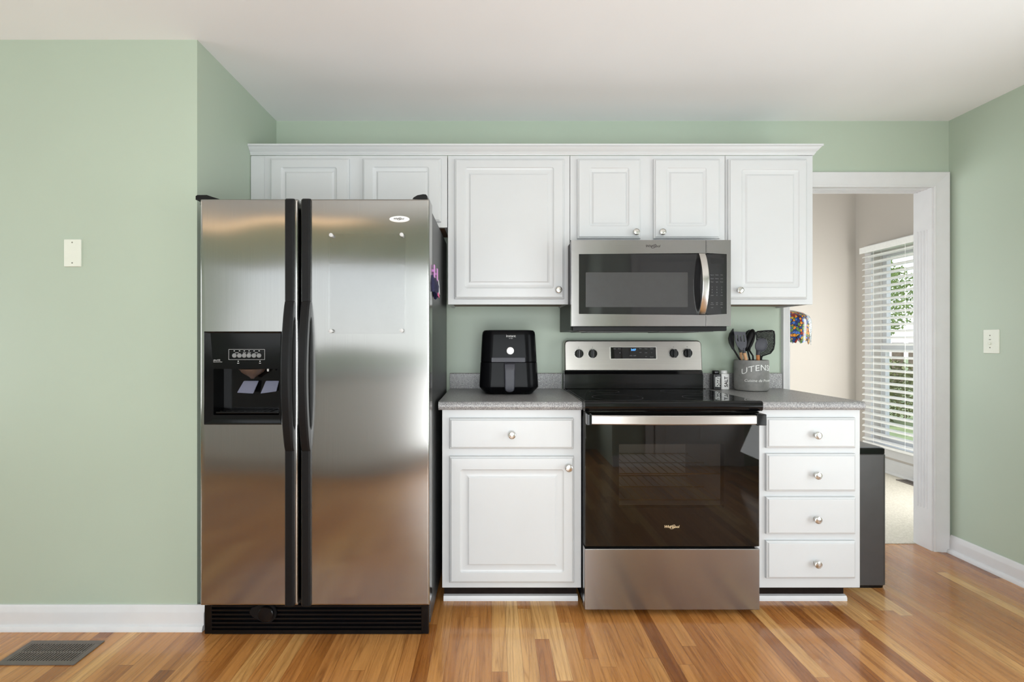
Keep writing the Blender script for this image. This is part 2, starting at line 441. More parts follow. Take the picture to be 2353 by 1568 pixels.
struct('wall_far_left', B((-5.15, -5.0, -4.2, -3.65, 0, CEIL), (-5.15, -5.0, -3.65, -1.15, 0, 0.35), (-5.15, -5.0, -3.65, -1.15, 2.1, CEIL),
                          (-5.15, -5.0, -1.15, 0.117, 0, CEIL)), 'green')
# dining room beyond the opening
DX, DYB = 3.58, 2.09
WY0, WY1, WZ0, WZ1 = 0.90, 1.865, 0.25, 2.02
struct('wall_dining_back', B((0.5, 3.72, DYB, DYB+0.12, 0, DCEIL)), 'beige')
V0, V1 = 0.20, 0.72
struct('wall_dining_right', B((DX, DX+0.14, 0.117, V0, 0, DCEIL), (DX, DX+0.14, V1, WY0, 0, DCEIL), (DX, DX+0.14, WY1, DYB, 0, DCEIL), (DX, DX+0.14, WY0, WY1, 0, WZ0), (DX, DX+0.14, WY0, WY1, WZ1, DCEIL),
                              (DX, DX+0.14, V0, V1, 0, WZ0), (DX, DX+0.14, V0, V1, WZ1, DCEIL)), 'beige')
struct('wall_dining_left', B((0.38, 0.5, 0.117, 0.45, 0, DCEIL), (0.38, 0.5, 1.65, 2.2, 0, DCEIL), (0.38, 0.5, 0.45, 1.65, 0, 0.4), (0.38, 0.5, 0.45, 1.65, 2.0, DCEIL)), 'beige')

def base_prof(h, t):   # (outward distance, z)
    return [(0, 0), (t+0.014, 0), (t+0.014, 0.008), (t+0.009, 0.02), (t, 0.024), (t, h-0.03), (t-0.004, h-0.024), (t-0.006, h-0.008), (t-0.010, h), (0, h)]
bm = NB(); prism_x(bm, [(LWY-d, z) for d, z in base_prof(0.1, 0.016)], -5.0, -1.206)
prism_x(bm, [(LWY-d, z) for d, z in base_prof(0.1, 0.016)], -1.2061, -1.185)
struct('baseboard_left', bm, 'trim')
bm = NB(); P = base_prof(0.1, 0.016)
loft(bm, [[(RW-d, y, z) for d, z in P] for y in (-1.27, -0.02)]); struct('baseboard_right', bm, 'trim')
bm = NB(); P = base_prof(0.125, 0.016)
loft(bm, [[(DX-d, y, z+0.004) for d, z in P] for y in (0.13, DYB)]); struct('baseboard_dining_right', bm, 'trim')
bm = NB(); prism_x(bm, [(DYB-d, z+0.004) for d, z in P], 0.5, DX-0.03); struct('baseboard_dining_back', bm, 'trim')

# casing round the opening (stepped profile), jamb lining with flutes
bm = NB()
CW = 0.083
def casing_leg(bm, xi, xo, z1, k=1.0):   # vertical leg, xi inner edge, xo outer edge
    s = 1 if xo > xi else -1
    prof = [(0, 0), (0, 0.010), (0.008, 0.013), (0.012, 0.011), (0.034, 0.014), (0.040, 0.017), (0.062, 0.019), (0.068, 0.022), (CW-0.004, 0.022), (CW, 0.018), (CW, 0)]
    loft(bm, [[(xi+s*u*k, -d, 0.0) for u, d in prof], [(xi+s*u*k, -d, z1+u) for u, d in prof]])
casing_leg(bm, OX1+0.007, OX1+0.007+CW, OZ)
casing_leg(bm, OX0-0.007, OX0-0.007-CW, OZ, 0.043/CW)
prof = [(0, 0), (0, 0.010), (0.008, 0.013), (0.012, 0.011), (0.034, 0.014), (0.040, 0.017), (0.062, 0.019), (0.068, 0.022), (CW-0.004, 0.022), (CW, 0.018), (CW, 0)]
loft(bm, [[(OX0-0.007-u, -d, OZ+u) for u, d in prof], [(OX1+0.007+u, -d, OZ+u) for u, d in prof]])
struct('trim_1', bm, 'trim')
bm = NB()
box(bm, OX1, OX1+0.012, -0.004, 0.121, 0, OZ, 0.001); box(bm, OX0-0.012, OX0, -0.004, 0.121, 0, OZ, 0.001)
box(bm, OX0-0.012, OX1+0.012, -0.004, 0.121, OZ, OZ+0.012, 0.001)
for k in range(4):
    yy = 0.03 + 0.021*k
    tube(bm, [(OX1, yy, 0.23), (OX1, yy, 1.83)], 0.0055, 8)
    tube(bm, [(OX0, yy, 0.22), (OX0, yy, 1.83)], 0.0055, 8)
    tube(bm, [(OX0, yy, OZ), (OX1, yy, OZ)], 0.0045, 8)
struct('trim_2', bm, 'trim')

# dining window: casing, sash, glass
bm = NB()
box(bm, DX-0.02, DX, WY0-0.08, WY0, WZ0-0.1, WZ1+0.075, 0.003); box(bm, DX-0.02, DX, WY1, WY1+0.08, WZ0-0.1, WZ1+0.075, 0.003)
box(bm, DX-0.019, DX, WY0, WY1, WZ1, WZ1+0.075, 0.003); box(bm, DX-0.026, DX-0.018, WY0-0.08, WY1+0.08, WZ1+0.055, WZ1+0.075, 0.002)
box(bm, DX-0.019, DX, WY0, WY1, WZ0-0.1, WZ0-0.012, 0.003); box(bm, DX-0.04, DX+0.08, WY0-0.0, WY1, WZ0-0.012, WZ0+0.004, 0.002)
win = struct('window_1', bm, 'trim', 'white framed dining room window behind the white blind', 'window')
bm = NB(); xs0, xs1 = DX+0.075, DX+0.115
for z0, z1 in ((WZ0+0.004, 1.15), (1.11, WZ1)):
    dx = 0.0 if z0 < 1 else 0.012
    box(bm, xs0+dx, xs1+dx, WY0, WY0+0.05, z0, z1); box(bm, xs0+dx, xs1+dx, WY1-0.05, WY1, z0, z1)
    box(bm, xs0+dx, xs1+dx, WY0+0.05, WY1-0.05, z0, z0+0.045); box(bm, xs0+dx, xs1+dx, WY0+0.05, WY1-0.05, z1-0.045, z1)
obj('sash', bm, 'trim', win)
obj('pane', B((xs0+0.018, xs0+0.022, WY0+0.04, WY1-0.04, WZ0+0.04, 1.12), (xs0+0.032, xs0+0.036, WY0+0.04, WY1-0.04, 1.14, WZ1-0.04)), 'glass', win)

# patio door in the wall to the right, window over the sink, family-room window, garden doors and dining windows added for fill light, pantry door (all behind the camera)
def glazed(name, plane, a0, a1, z0, z1, pos, out, mullions, parent_label, cat):
    """frame in a wall opening; plane 'x' or 'y', out = +1/-1 outward"""
    bm = NB(); g = NB(); t = 0.05
    def bx(b, u0, u1, zz0, zz1, d0, d1):
        lo, hi = sorted((pos+out*d0, pos+out*d1))
        if plane == 'x': box(b, lo, hi, u0, u1, zz0, zz1)
        else: box(b, u0, u1, lo, hi, zz0, zz1)
    bx(bm, a0, a0+t, z0, z1, 0.085, 0.115); bx(bm, a1-t, a1, z0, z1, 0.085, 0.115); bx(bm, a0, a1, z0, z0+t, 0.085, 0.115); bx(bm, a0, a1, z1-t, z1, 0.085, 0.115)
    for k in range(1, mullions+1):
        u = a0+(a1-a0)*k/(mullions+1); bx(bm, u-t/2, u+t/2, z0, z1, 0.085, 0.115)
    bx(g, a0+t/2, a1-t/2, z0+t/2, z1-t/2, 0.098, 0.102)
    o = struct(name, bm, 'trim', parent_label, cat); obj('pane', g, 'glass', o); return o
glazed('door_1', 'x', -3.15, -1.35, 0.0, 2.05, RW, 1, 1, 'white framed glass patio door', 'door')
glazed('window_2', 'y', -2.75, -0.75, 1.06, 2.05, -4.05, -1, 1, 'white window over the opposite worktop', 'window')
glazed('added_door_3', 'y', -0.52, 0.92, 0.0, 2.05, -4.05, -1, 1, 'white framed glazed doors added unseen behind the camera for fill light', 'door')
glazed('window_3', 'x', -3.65, -1.15, 0.35, 2.1, -5.0, -1, 2, 'wide white family room window', 'window')
glazed('added_window_5', 'x', 0.45, 1.65, 0.4, 2.0, 0.5, -1, 1, 'unseen dining room window added opposite the blind for fill light', 'window')
glazed('added_window_4', 'x', V0, V1, WZ0, WZ1, DX, 1, 0, 'unseen second dining room window added to light the back wall', 'window')

# ================================================================= CABINETS
def raised_door(bm, x0, x1, z0, z1, yb, yf, P=None, I=None):
    L = [XZ(rrect(x0, x1, z0, z1, 0), yb), XZ(rrect(x0, x1, z0, z1, 0.001), yf+0.010)]
    for d, y in ((0.0015, 0.0075), (0.004, 0.006), (0.0065, 0.0055), (0.008, 0.002), (0.011, 0.0)):
        L.append(XZ(rrect(x0+d, x1-d, z0+d, z1-d, 0.002), yf+y))
    if P:
        a0, a1, b0, b1 = P
        for d, y, r in ((0, 0, 0.012), (0.003, 0.003, 0.011), (0.007, 0.005, 0.009), (0.012, 0.0058, 0.006)):
            L.append(XZ(rrect(a0+d, a1-d, b0+d, b1-d, r), yf+y))
        c0, c1, d0, d1 = I
        g = 0.010
        L.append(XZ(rrect(c0-g, c1+g, d0-g, d1+g, 0.001), yf+0.0075))
        L.append(XZ(rrect(c0-0.002, c1+0.002, d0-0.002, d1+0.002, 0.001), yf+0.0025))
        L.append(XZ(rrect(c0, c1, d0, d1, 0.001), yf+0.0012))
    loft(bm, L)
KNOB = [(0.008, 0), (0.0075, 0.003), (0.006, 0.006), (0.006, 0.011), (0.011, 0.0145), (0.0155, 0.018), (0.0165, 0.022), (0.0155, 0.0255), (0.0135, 0.0265), (0.0125, 0.0255), (0.006, 0.0268), (0.001, 0.027)]
def knob(px, py, yf, parent):
    bm = NB(); lathe_y(bm, X(px, yf), Z(py, yf), yf, KNOB); return obj('knob', bm, 'chrome', parent)
YU, YUD = -0.305, -0.326
def px_door(root, px, P, I, kn=None, yf=YUD, yb=YU, name='door'):
    """px = (left,right,top,bottom) of the door in photo pixels at plane yf"""
    r = lambda q: (X(q[0], yf), X(q[1], yf), Z(q[3], yf), Z(q[2], yf))
    a = r(px); bm = NB()
    raised_door(bm, a[0], a[1], a[2], a[3], yb+0.001, yf, r(P) if P else None, r(I) if I else None)
    d = obj(name, bm, 'white', root)
    if kn: knob(kn[0], kn[1], yf, d)
    return d
def upper(name, label, x0, x1, z0, z1=2.132):
    r = thing(name, label, 'cabinet', ((x0+x1)/2, -0.15, z0), 'white wall cabinets')
    bm = NB(); e = 0.0006
    box(bm, x0+e, x1-e, YU, YU+0.02, z0, z1, 0.0012); box(bm, x0+e, x0+0.016, YU+0.0205, -0.002, z0+0.001, z1-0.001); box(bm, x1-0.016, x1-e, YU+0.0205, -0.002, z0+0.001, z1-0.001)
    box(bm, x0+0.0165, x1-0.0165, YU+0.0205, -0.002, z1-0.02, z1-0.001); box(bm, x0+0.0165, x1-0.0165, -0.012, -0.002, z0+0.02, z1-0.021)
    obj('carcass', bm, 'white', r)
    obj('underside', B((x0+0.0165, x1-0.0165, YU+0.0205, -0.0125, z0+0.010, z0+0.019)), 'under', r)
    return r
c1 = upper('wall_cabinet', 'short white two-door wall cabinet above the stainless refrigerator', -1.2205, X(1028, YU), Z(523, YU))
obj('filler_strip', B((-1.2195, X(608, YU), YU-0.004, YU-0.0005, Z(523, YU), 2.125, 0.001)), 'white', c1)
px_door(c1, (619, 801, 363, 509), (645, 774, 384, 486), (658, 762, 398, 474))
px_door(c1, (832, 1013, 363, 509), (856, 986, 383, 486), (869, 978, 397, 474))
c2 = upper('wall_cabinet', 'single-door white wall cabinet with large raised panel above the black air fryer', X(1029, YU), X(1309.5, YU), Z(700, YU))
px_door(c2, (1044, 1297, 364, 687), (1068, 1273, 384, 663), (1082, 1257, 402, 646), (1283, 667))
c3 = upper('wall_cabinet', 'white wall cabinet with two small doors above the microwave', X(1310, YU), X(1666, YU), 1.703)
px_door(c3, (1327, 1473, 364, 548), (1354, 1446, 385, 520), (1365, 1436, 399, 511), (1460, 535))
px_door(c3, (1503, 1656, 364, 548), (1531, 1624, 385, 520), (1543, 1613, 399, 511), (1520, 535))
c4 = upper('wall_cabinet', 'narrow single-door white wall cabinet beside the dining room opening', X(1666.5, YU), 1.627, Z(700, YU))
px_door(c4, (1675, 1857, 364, 687), (1704, 1837, 389, 662), (1718, 1822, 404, 647), (1697, 668))
# crown moulding along the top, returning at the open end
bm = NB()
prof = [(0, 0), (0.004, 0), (0.006, 0.006), (0.010, 0.010), (0.010, 0.014), (0.014, 0.018), (0.020, 0.024), (0.026, 0.033), (0.028, 0.036), (0.033, 0.037), (0.034, 0.046), (0, 0.046)]
z0 = 2.1335
loft(bm, [[(-1.2212, YU-p, z0+h) for p, h in prof], [(1.627+p, YU-p, z0+h) for p, h in prof], [(1.627+p, -0.002, z0+h) for p, h in prof]])
tag(obj('crown_moulding', bm, 'white'), 'white stepped crown moulding running along the tops of the wall cabinets', 'moulding')

YB, YBD = -0.61, -0.631
def base(name, label, x0, x1, kx0, kx1):
    r = thing(name, label, 'cabinet', ((x0+x1)/2, -0.3, 0), 'white base cabinets')
    bm = NB(); box(bm, x0, x1, YB, -0.02, 0.091, 0.885, 0.0015); obj('carcass', bm, 'white', r)
    obj('toe_kick', B((kx0+0.002, kx1-0.004, -0.53, -0.06, 0.0, 0.091)), 'kick', r)
    bm = NB(); prism_x(bm, [(-0.5305, 0.0), (-0.550, 0.0), (-0.550, 0.012), (-0.545, 0.022), (-0.5305, 0.024)], kx0, kx1); obj('shoe_strip', bm, 'trim', r)
    return r
b1 = base('base_cabinet', 'white base cabinet with one drawer over a raised-panel door, between refrigerator and range', X(1016, YB), X(1335.5, YB), X(1019, -.55), X(1328, -.55))
px_door(b1, (1032, 1319, 962, 1033), None, None, (1176, 999), YBD, YB, 'drawer')
px_door(b1, (1032, 1320, 1050, 1342), (1057, 1296, 1079, 1317), (1078, 1275, 1099, 1297), (1306, 1074), YBD, YB)
b2 = base('base_cabinet', 'white base cabinet with a column of four drawers, beside the range', 1.1645, X(1976, YB), 1.165, X(1947, -.55))
for (t, b, k) in ((961, 1031, 999.5), (1044, 1131, 1091), (1144, 1230, 1192), (1245, 1332, 1293.5)):
    px_door(b2, (1763, 1969, t, b), None, None, (1873, k), YBD, YB, 'drawer')

# ---------------- worktops
def worktop(name, label, x0, x1, bx0, bx1):
    bm = NB(); zt, th, yf = 0.924, 0.038, -0.642
    P = [(-0.003, zt), (yf+0.016, zt)]
    for k in range(1, 8): t = PI/2 + PI*k/8; P.append((yf+0.017+0.017*math.cos(t), zt-0.019+0.019*math.sin(t)))
    P += [(yf+0.018, zt-th), (-0.003, zt-th)]
    n = 1
    prism_x(bm, P, x0, x1)
    o = obj(name, bm, 'counter', None, 25); tag(o, label, 'worktop', 'grey speckled worktops')
    bm = NB(); prism_x(bm, [(-0.003, zt+0.0005), (-0.022, zt+0.0005), (-0.022, 1.007), (-0.019, 1.011), (-0.003, 1.011)], bx0, bx1)
    obj('backsplash', bm, 'counter', o, 25); return o
worktop('worktop', 'grey speckled worktop under the black air fryer', X(1007, -.642), 0.3985, -0.236, 0.3945)
worktop('worktop', 'grey speckled worktop holding the utensil crock, beyond the range', 1.1665, 1.645, 1.164, 1.634)

# ================================================================= REFRIGERATOR
FY = -0.877
fr = thing('refrigerator', 'stainless steel side-by-side refrigerator with black handles and ice dispenser', 'refrigerator', (-0.70, -0.45, 0))
obj('cabinet_body', B((-1.150, -0.252, -0.782, -0.045, 0.03, 1.738, 0.004)), 'side', fr)
zt, zb = Z(457, FY), Z(1393, FY)
dxl0, dxl1, dxr0, dxr1 = X(459, FY), X(684.5, FY), X(690.5, FY), X(987, FY)
# dispenser opening in the freezer door
hx0, hx1, hz0, hz1 = X(473, FY), X(646, FY), Z(972, FY), Z(765, FY)
bm = NB()
e = 0.008
L = [XZ(rrect(dxl0, dxl1, zb, zt, 0.004), -0.79), XZ(rrect(dxl0, dxl1, zb, zt, 0.004), FY+e)]
for k in (1, 2, 3):
    t = PI/2*k/3; d = e*(1-math.cos(t)); L.append(XZ(rrect(dxl0+d, dxl1-d, zb+d, zt-d, 0.004), FY+e*(1-math.sin(t))))
L += [XZ(rrect(hx0, hx1, hz0, hz1, 0.001), FY), XZ(rrect(hx0, hx1, hz0, hz1, 0.001), FY+0.075)]
loft(bm, L); fd = obj('freezer_door', bm, 'steelv', fr)
bm = NB(); plate(bm, dxr0, dxr1, zb, zt, -0.79, FY, 0.004, 0.008); rd = obj('fresh_food_door', bm, 'steelv', fr)
obj('door_gasket', B((dxl0+0.02, dxr1-0.02, -0.7895, -0.7825, zb+0.02, zt-0.02)), 'dark', fr)
# handles: full-height black strips with a bowed grip
def handle(px0, px1, door):
    x0, x1 = X(px0, FY), X(px1, FY)
    bm = NB(); yd = FY-0.0002
    za, zc = Z(693, FY), Z(1035, FY)
    st = [(zt-0.001, yd-0.006, yd), (zt-0.008, yd-0.014, yd), (za+0.001, yd-0.014, yd)]
    def sect(z, yf, yb, x0=x0, x1=x1): return [(x0, yb, z), (x1, yb, z), (x1, yf+0.005, z), (x1-0.006, yf, z), (x0+0.004, yf, z), (x0, yf+0.003, z)]
    loft(bm, [sect(*s) for s in st])
    loft(bm, [sect(*s) for s in ((zc-0.001, yd-0.014, yd), (zb+0.006, yd-0.014, yd), (zb+0.001, yd-0.008, yd))])
    L = []; N = 30
    for i in range(N+1):
        t = i/N; z = za+(zc-za)*t
        bow = math.sin(PI*t)**0.75
        yf = yd-0.0145-0.040*bow
        if 0.13 < t < 0.86: yb = min(yd-0.012, yf+0.024)
        else: yb = yd
        L.append(sect(z, yf, yb, x0, x1))
    loft(bm, L)
    return obj('handle', bm, 'blackm', door)
handle(657.5, 677.5, fd); handle(695.5, 715, rd)
# hinge covers on top
bm = NB()
P = [(-0.995+0.04*math.cos(t), 0) for t in (0,)]
hx = X(494, -0.80)
prof = [(X(470, -.80), 0), (X(470, -.80), 0.016), (X(474, -.80), 0.021), (X(495, -.80), 0.021), (X(508, -.80), 0.012), (X(523, -.80), 0.003), (X(523, -.80), 0)]
prism_y(bm, [(x, 1.7385+z*1.0) for x, z in prof], -0.83, -0.70); prism_y(bm, [(x, zt+0.0005+z*0.9) for x, z in prof], -0.862, -0.8301)
obj('hinge_cover', bm, 'blackm', fr)
bm = NB()
prof = [(X(950, -.83), 0), (X(953, -.83), 0.009), (X(962, -.83), 0.018), (X(975, -.83), 0.022), (X(981, -.83), 0.021), (X(984, -.83), 0.015), (X(984, -.83), 0)]
prism_y(bm, [(x, zt+0.0005+z) for x, z in prof], -0.862, -0.79); obj('hinge_cover', bm, 'blackm', fr)
# oval badge
bm = NB(); bx, bz = X(918, FY), Z(504, FY); L = []
for rx, rz, d in ((0.0395, 0.0125, 0.0), (0.0395, 0.0125, 0.003), (0.037, 0.0108, 0.005), (0.030, 0.008, 0.006), (0.012, 0.003, 0.0068)):
    L.append([(bx+rx*math.cos(2*PI*i/32), FY-d, bz+rz*math.sin(2*PI*i/32)) for i in range(32)])
loft(bm, L); bd = obj('badge', bm, 'ceramicw', rd)
obj('badge_lettering', script_logo(bx-0.002, FY-0.0072, bz, 0.042), 'inkd', bd)
# dispenser: glossy black surround with a recess
bm = NB(); DY = FY-0.006
cx0, cx1, cz0, cz1 = X(491, FY), X(642, FY), Z(954, FY), Z(848, FY)
o0 = rrect(X(470, FY), X(648, FY), Z(976, FY), Z(762, FY), 0.002)
L = [XZ(o0, FY-0.0003), XZ(o0, FY-0.004)]
o1 = rrect(X(471, FY), X(647, FY), Z(975, FY), Z(763, FY), 0.002); L.append(XZ(o1, DY))
o2 = rrect(X(484, FY), X(646, FY), Z(968, FY), Z(766, FY), 0.002); L.append(XZ(o2, DY+0.004))
o3 = rrect(cx0, cx1, cz0, cz1, 0.003); L.append(XZ(o3, DY+0.0045)); L.append(XZ(rrect(cx0+0.004, cx1-0.003, cz0+0.004, cz1-0.002, 0.003), FY+0.068))
loft(bm, L, cap0=False); dp = obj('dispenser', bm, 'black', fd)
yp = DY+0.0035
bm = NB(); a0, a1, q0, q1 = X(526, FY), X(609, FY), Z(827, FY), Z(803, FY); tt = 0.0009
for bb in ((a0, a1, q0, q0+tt), (a0, a1, q1-tt, q1), (a0, a0+tt, q0, q1), (a1-tt, a1, q0, q1)): box(bm, bb[0], bb[1], yp, yp+0.001, bb[2], bb[3])
for i, px in enumerate((539, 551, 562, 573, 584.5, 596)):
    box(bm, X(px-1.5, FY), X(px+1.5, FY), yp, yp+0.001, Z(807.4, FY), Z(806, FY))
for a, b in ((541, 549), (559, 566), (570, 577), (586, 593)): box(bm, X(a, FY), X(b, FY), yp, yp+0.001, Z(811.4, FY), Z(810.7, FY))
for px in (548, 598): box(bm, X(px-1.2, FY), X(px+1.2, FY), yp, yp+0.001, Z(831.5, FY), Z(829.5, FY)); box(bm, X(px-2.2, FY), X(px+2.2, FY), yp, yp+0.001, Z(835.5, FY), Z(834.3, FY))
obj('button_outline', bm, 'silver', dp)
for px in (539.5, 551, 562, 573, 584.5, 596):
    bm = NB(); lathe_y(bm, X(px, FY), Z(817.3, FY), yp+0.002, [(0.0088, 0), (0.0088, 0.0035), (0.007, 0.0045), (0.005, 0.0035), (0.001, 0.0035)], 18); obj('button', bm, 'greyp', dp)
obj('panel_lettering', merge([text_mesh('ultra ICE', 0.0075, facing(X(491, FY), yp, Z(828, FY)), align='LEFT'), text_mesh('Filtered Ice & Water', 0.0042, facing(X(491, FY), yp, Z(832, FY)), align='LEFT')]), 'silver', dp)
bm = NB(); lathe_z(bm, X(571, FY), FY+0.034, [(0.006, Z(872, FY)), (0.012, Z(868, FY)), (0.040, Z(857, FY)), (0.050, Z(849, FY))], 24); obj('ice_chute', bm, 'cream', dp)
for (pts) in (((545, 878), (580, 878), (572, 907), (534, 905)), ((597, 878), (628, 878), (626, 902), (589, 907))):
    bm = NB(); y0 = FY+0.044
    loft(bm, [[(X(p[0], FY), y0+(0.012 if j < 2 else -0.006)+dy, Z(p[1], FY)) for j, p in enumerate(pts)] for dy in (0.0, -0.004)])
    bmesh.ops.bevel(bm, geom=bm.edges[:], offset=0.0015, segments=2, affect='EDGES'); obj('paddle', bm, 'paddle', dp)
bm = NB(); lathe_z(bm, X(608, FY), FY+0.03, [(0.003, Z(855, FY)), (0.004, Z(853, FY)), (0.004, Z(848.5, FY))], 12); obj('water_nozzle', bm, 'whitep', dp)
bm = NB(); box(bm, cx0+0.006, cx1-0.005, FY+0.003, FY+0.064, cz0+0.0045, cz0+0.012, 0.002)
for k in range(9): box(bm, cx0+0.02+0.024*k, cx0+0.026+0.024*k, FY+0.01, FY+0.06, cz0+0.012, cz0+0.0145)
obj('drip_tray', bm, 'black', dp)
# kick grille
bm = NB(); KY = -0.812
gx0, gx1 = -1.166, -0.256
box(bm, gx0, gx1, KY+0.012, -0.783, 0.0, 0.146, 0.002); box(bm, gx0, gx0+0.03, KY, KY+0.012, 0.002, 0.146, 0.002); box(bm, gx1-0.03, gx1, KY, KY+0.012, 0.002, 0.146, 0.002)
box(bm, gx0+0.03, gx1-0.03, KY, KY+0.012, 0.002, 0.018); box(bm, gx0+0.03, gx1-0.03, KY, KY+0.012, 0.128, 0.146)
for k in range(6): box(bm, gx0+0.03, gx1-0.03, KY, KY+0.012, 0.026+0.017*k, 0.034+0.017*k, 0.0015)
kg = obj('kick_grille', bm, 'black', fr)
bm = NB(); fx, fz = X(614, KY), 0.090
P = [(fx+0.038*math.cos(t), fz+0.038*math.sin(t)) for t in [PI*1.62 + (PI*1.17)*i/18 for i in range(19)]]
P = [(fx+0.04*math.cos(t), fz+0.04*math.sin(t)) for t in [-PI*0.62 + PI*1.24*i/18 for i in range(19)]] + [(fx-0.062, fz+0.020), (fx-0.07, fz+0.002), (fx-0.058, fz-0.014)]
prism_y(bm, P, KY-0.006, KY-0.0005); bz_ = obj('filter_bezel', bm, 'blackm', kg)
bm = NB(); lathe_y(bm, fx, fz, KY-0.006, [(0.031, 0), (0.031, 0.010), (0.028, 0.013), (0.010, 0.0135)], 28); obj('filter_cap', bm, 'black', kg)

# clear memo board held by four pegs
mb = thing('memo_board', 'clear acrylic memo board held by four round pegs on the refrigerator door', 'memo board', (X(842, FY), FY-0.01, Z(767, FY)))
bm = NB(); ym = FY-0.012
plate(bm, X(754, ym), X(930, ym), Z(767, ym), Z(535.5, ym), ym+0.0035, ym, 0.004, 0.001); obj('sheet', bm, 'acrylic', mb)
for px, py in ((761, 540.5), (923, 539.5), (760, 761), (923, 760)):
    bm = NB(); lathe_y(bm, X(px, ym), Z(py, ym), FY-0.0003, [(0.006, 0), (0.006, 0.0075), (0.0075, 0.0125), (0.0075, 0.016), (0.005, 0.018), (0.001, 0.0183)], 16); obj('peg', bm, 'silver', mb)

# pink clips with navy cloth on the refrigerator side
for i, (yc, lab) in enumerate(((-0.765, 'pink clip nearest the refrigerator door, holding the navy pouch'), (-0.655, 'pink clip farther from the refrigerator door, holding the navy pouch'))):
    c = thing('magnetic_clip', lab, 'clip', (-0.245, yc, 1.47), 'pink clips on the refrigerator side')
    z0_, z1_ = 1.458, 1.508
    bm = NB(); box(bm, -0.2515, -0.247, yc-0.016, yc+0.016, z0_, z1_, 0.0015); obj('magnet_back', bm, 'pink', c)
    bm = NB(); box(bm, -0.240, -0.236, yc-0.014, yc+0.014, z0_-0.004, z1_, 0.0015); box(bm, -0.247, -0.240, yc-0.010, yc+0.010, z0_+0.02, z0_+0.03); obj('jaw', bm, 'pink', c)
cl = thing('pouch', 'navy fabric pouch with pink tag hung by pink clips on the refrigerator side', 'pouch', (-0.244, -0.71, 1.39))
bm = NB(); N = 14
F = lambda t: 0.003*math.sin(t*19)+0.002*math.sin(t*43)
L = []
for i in range(N+1):
    t = i/N; y = -0.80+0.175*t; zb_ = 1.392+0.012*math.sin(t*9)-0.012*(t > 0.55)
    L.append([(-0.2465, y, 1.462), (-0.2405+F(t)*0.2, y, 1.462), (-0.233+F(t), y, 1.43), (-0.236+F(t), y, zb_), (-0.2475, y, zb_+0.004)])
loft(bm, L); obj('cloth', bm, 'navy', cl)
bm = NB(); loft(bm, [[(-0.2325, -0.69+0.05*t, 1.40-0.012*t), (-0.2295, -0.69+0.05*t, 1.40-0.012*t), (-0.2295, -0.69+0.05*t, 1.386-0.004*t), (-0.2325, -0.69+0.05*t, 1.386-0.004*t)] for t in (0, 0.3, 0.6, 1)]); obj('fabric_tag', bm, 'hotpink', cl)
bm = NB(); loft(bm, [[(-0.2345-dx, -0.63, 1.462), (-0.2345-dx, -0.60, 1.44), (-0.2335-dx, -0.585, 1.40), (-0.2345-dx, -0.622, 1.405)] for dx in (0, 0.0015)]); obj('paper_slip', bm, 'paper', cl)

# ================================================================= MICROWAVE
MY = -0.44
mw = thing('microwave', 'stainless steel over-range microwave hung beneath the two small cabinet doors', 'microwave', (X(1497, MY), -0.2, 1.24))
mx0, mxs, mx1 = X(1313, MY), X(1622.5, MY), X(1680, MY)
mz0, mz1, gz0, gz1 = Z(750, MY), Z(551.5, MY), Z(723, MY), Z(583, MY)
bm = NB(); box(bm, mx0+0.004, mx1-0.004, -0.405, -0.004, 1.242, 1.676, 0.003); box(bm, mx0+0.02, mx1-0.02, -0.29, -0.02, 1.674, 1.7025)
box(bm, mx0+0.008, mx1-0.02, -0.432, -0.406, 1.240, mz0-0.001, 0.003)
obj('casing', bm, 'blackm', mw)
def cshape(x0, x1, xg, left):
    P = [(x0, mz0), (x1, mz0), (x1, gz0), (xg, gz0), (xg, gz1), (x1, gz1), (x1, mz1), (x0, mz1)]
    if not left: P = [(x1-(x-x0), z) for x, z in P]
    return P
bm = NB(); prism_y(bm, cshape(mx0, mxs-0.0008, X(1329, MY), True), -0.406, MY); bmesh.ops.bevel(bm, geom=[e for e in bm.edges if all(v.co.y < MY+0.001 for v in e.verts)], offset=0.0025, segments=2, affect='EDGES')
md = obj('door', bm, 'steelh', mw)
bm = NB(); plate(bm, X(1329.5, MY), mxs-0.0012, gz0+0.0005, gz1-0.0005, -0.407, MY+0.003, 0.004, 0.001); wn = obj('window', bm, 'mwglass', md)
bm = NB(); L = []
o0 = (X(1336, MY), X(1596, MY), Z(712, MY), Z(606, MY))
plate(bm, X(1346, MY), X(1581, MY), Z(706, MY), Z(626, MY), MY+0.0029, MY+0.0024, 0.003, 0.0003); obj('window_screen', bm, 'screen', wn)
cw = mx1-mxs
bm = NB(); P = [(mx1, mz0), (mxs+0.0008, mz0), (mxs+0.0008, gz0), (X(1671, MY), gz0), (X(1671, MY), gz1), (mxs+0.0008, gz1), (mxs+0.0008, mz1), (mx1, mz1)]
prism_y(bm, P, -0.406, MY); bmesh.ops.bevel(bm, geom=[e for e in bm.edges if all(v.co.y < MY+0.001 for v in e.verts)], offset=0.0025, segments=2, affect='EDGES')
obj('control_frame', bm, 'steelh', mw)
bm = NB(); plate(bm, mxs+0.0012, X(1670.6, MY), gz0+0.0005, gz1-0.0005, -0.407, MY+0.003, 0.004, 0.001); cp = obj('control_panel', bm, 'mwglass', mw)
ms = []; yk = MY+0.0027
rows = [(632, ('Popcorn', 'Potato', 'Pizza')), (640.5, ('Reheat', 'Defrost', 'Cook')), (648, ('Timer', 'Light', 'Power')), (660, '123'), (666, '456'), (672.5, '789'), (679, ('Clock', '0', 'Vent')), (696, ('Stop', 'Add', 'Start')), (700, ('Cancel', '30s', 'Enter')), (707, ('Lock', '', 'Fan'))]
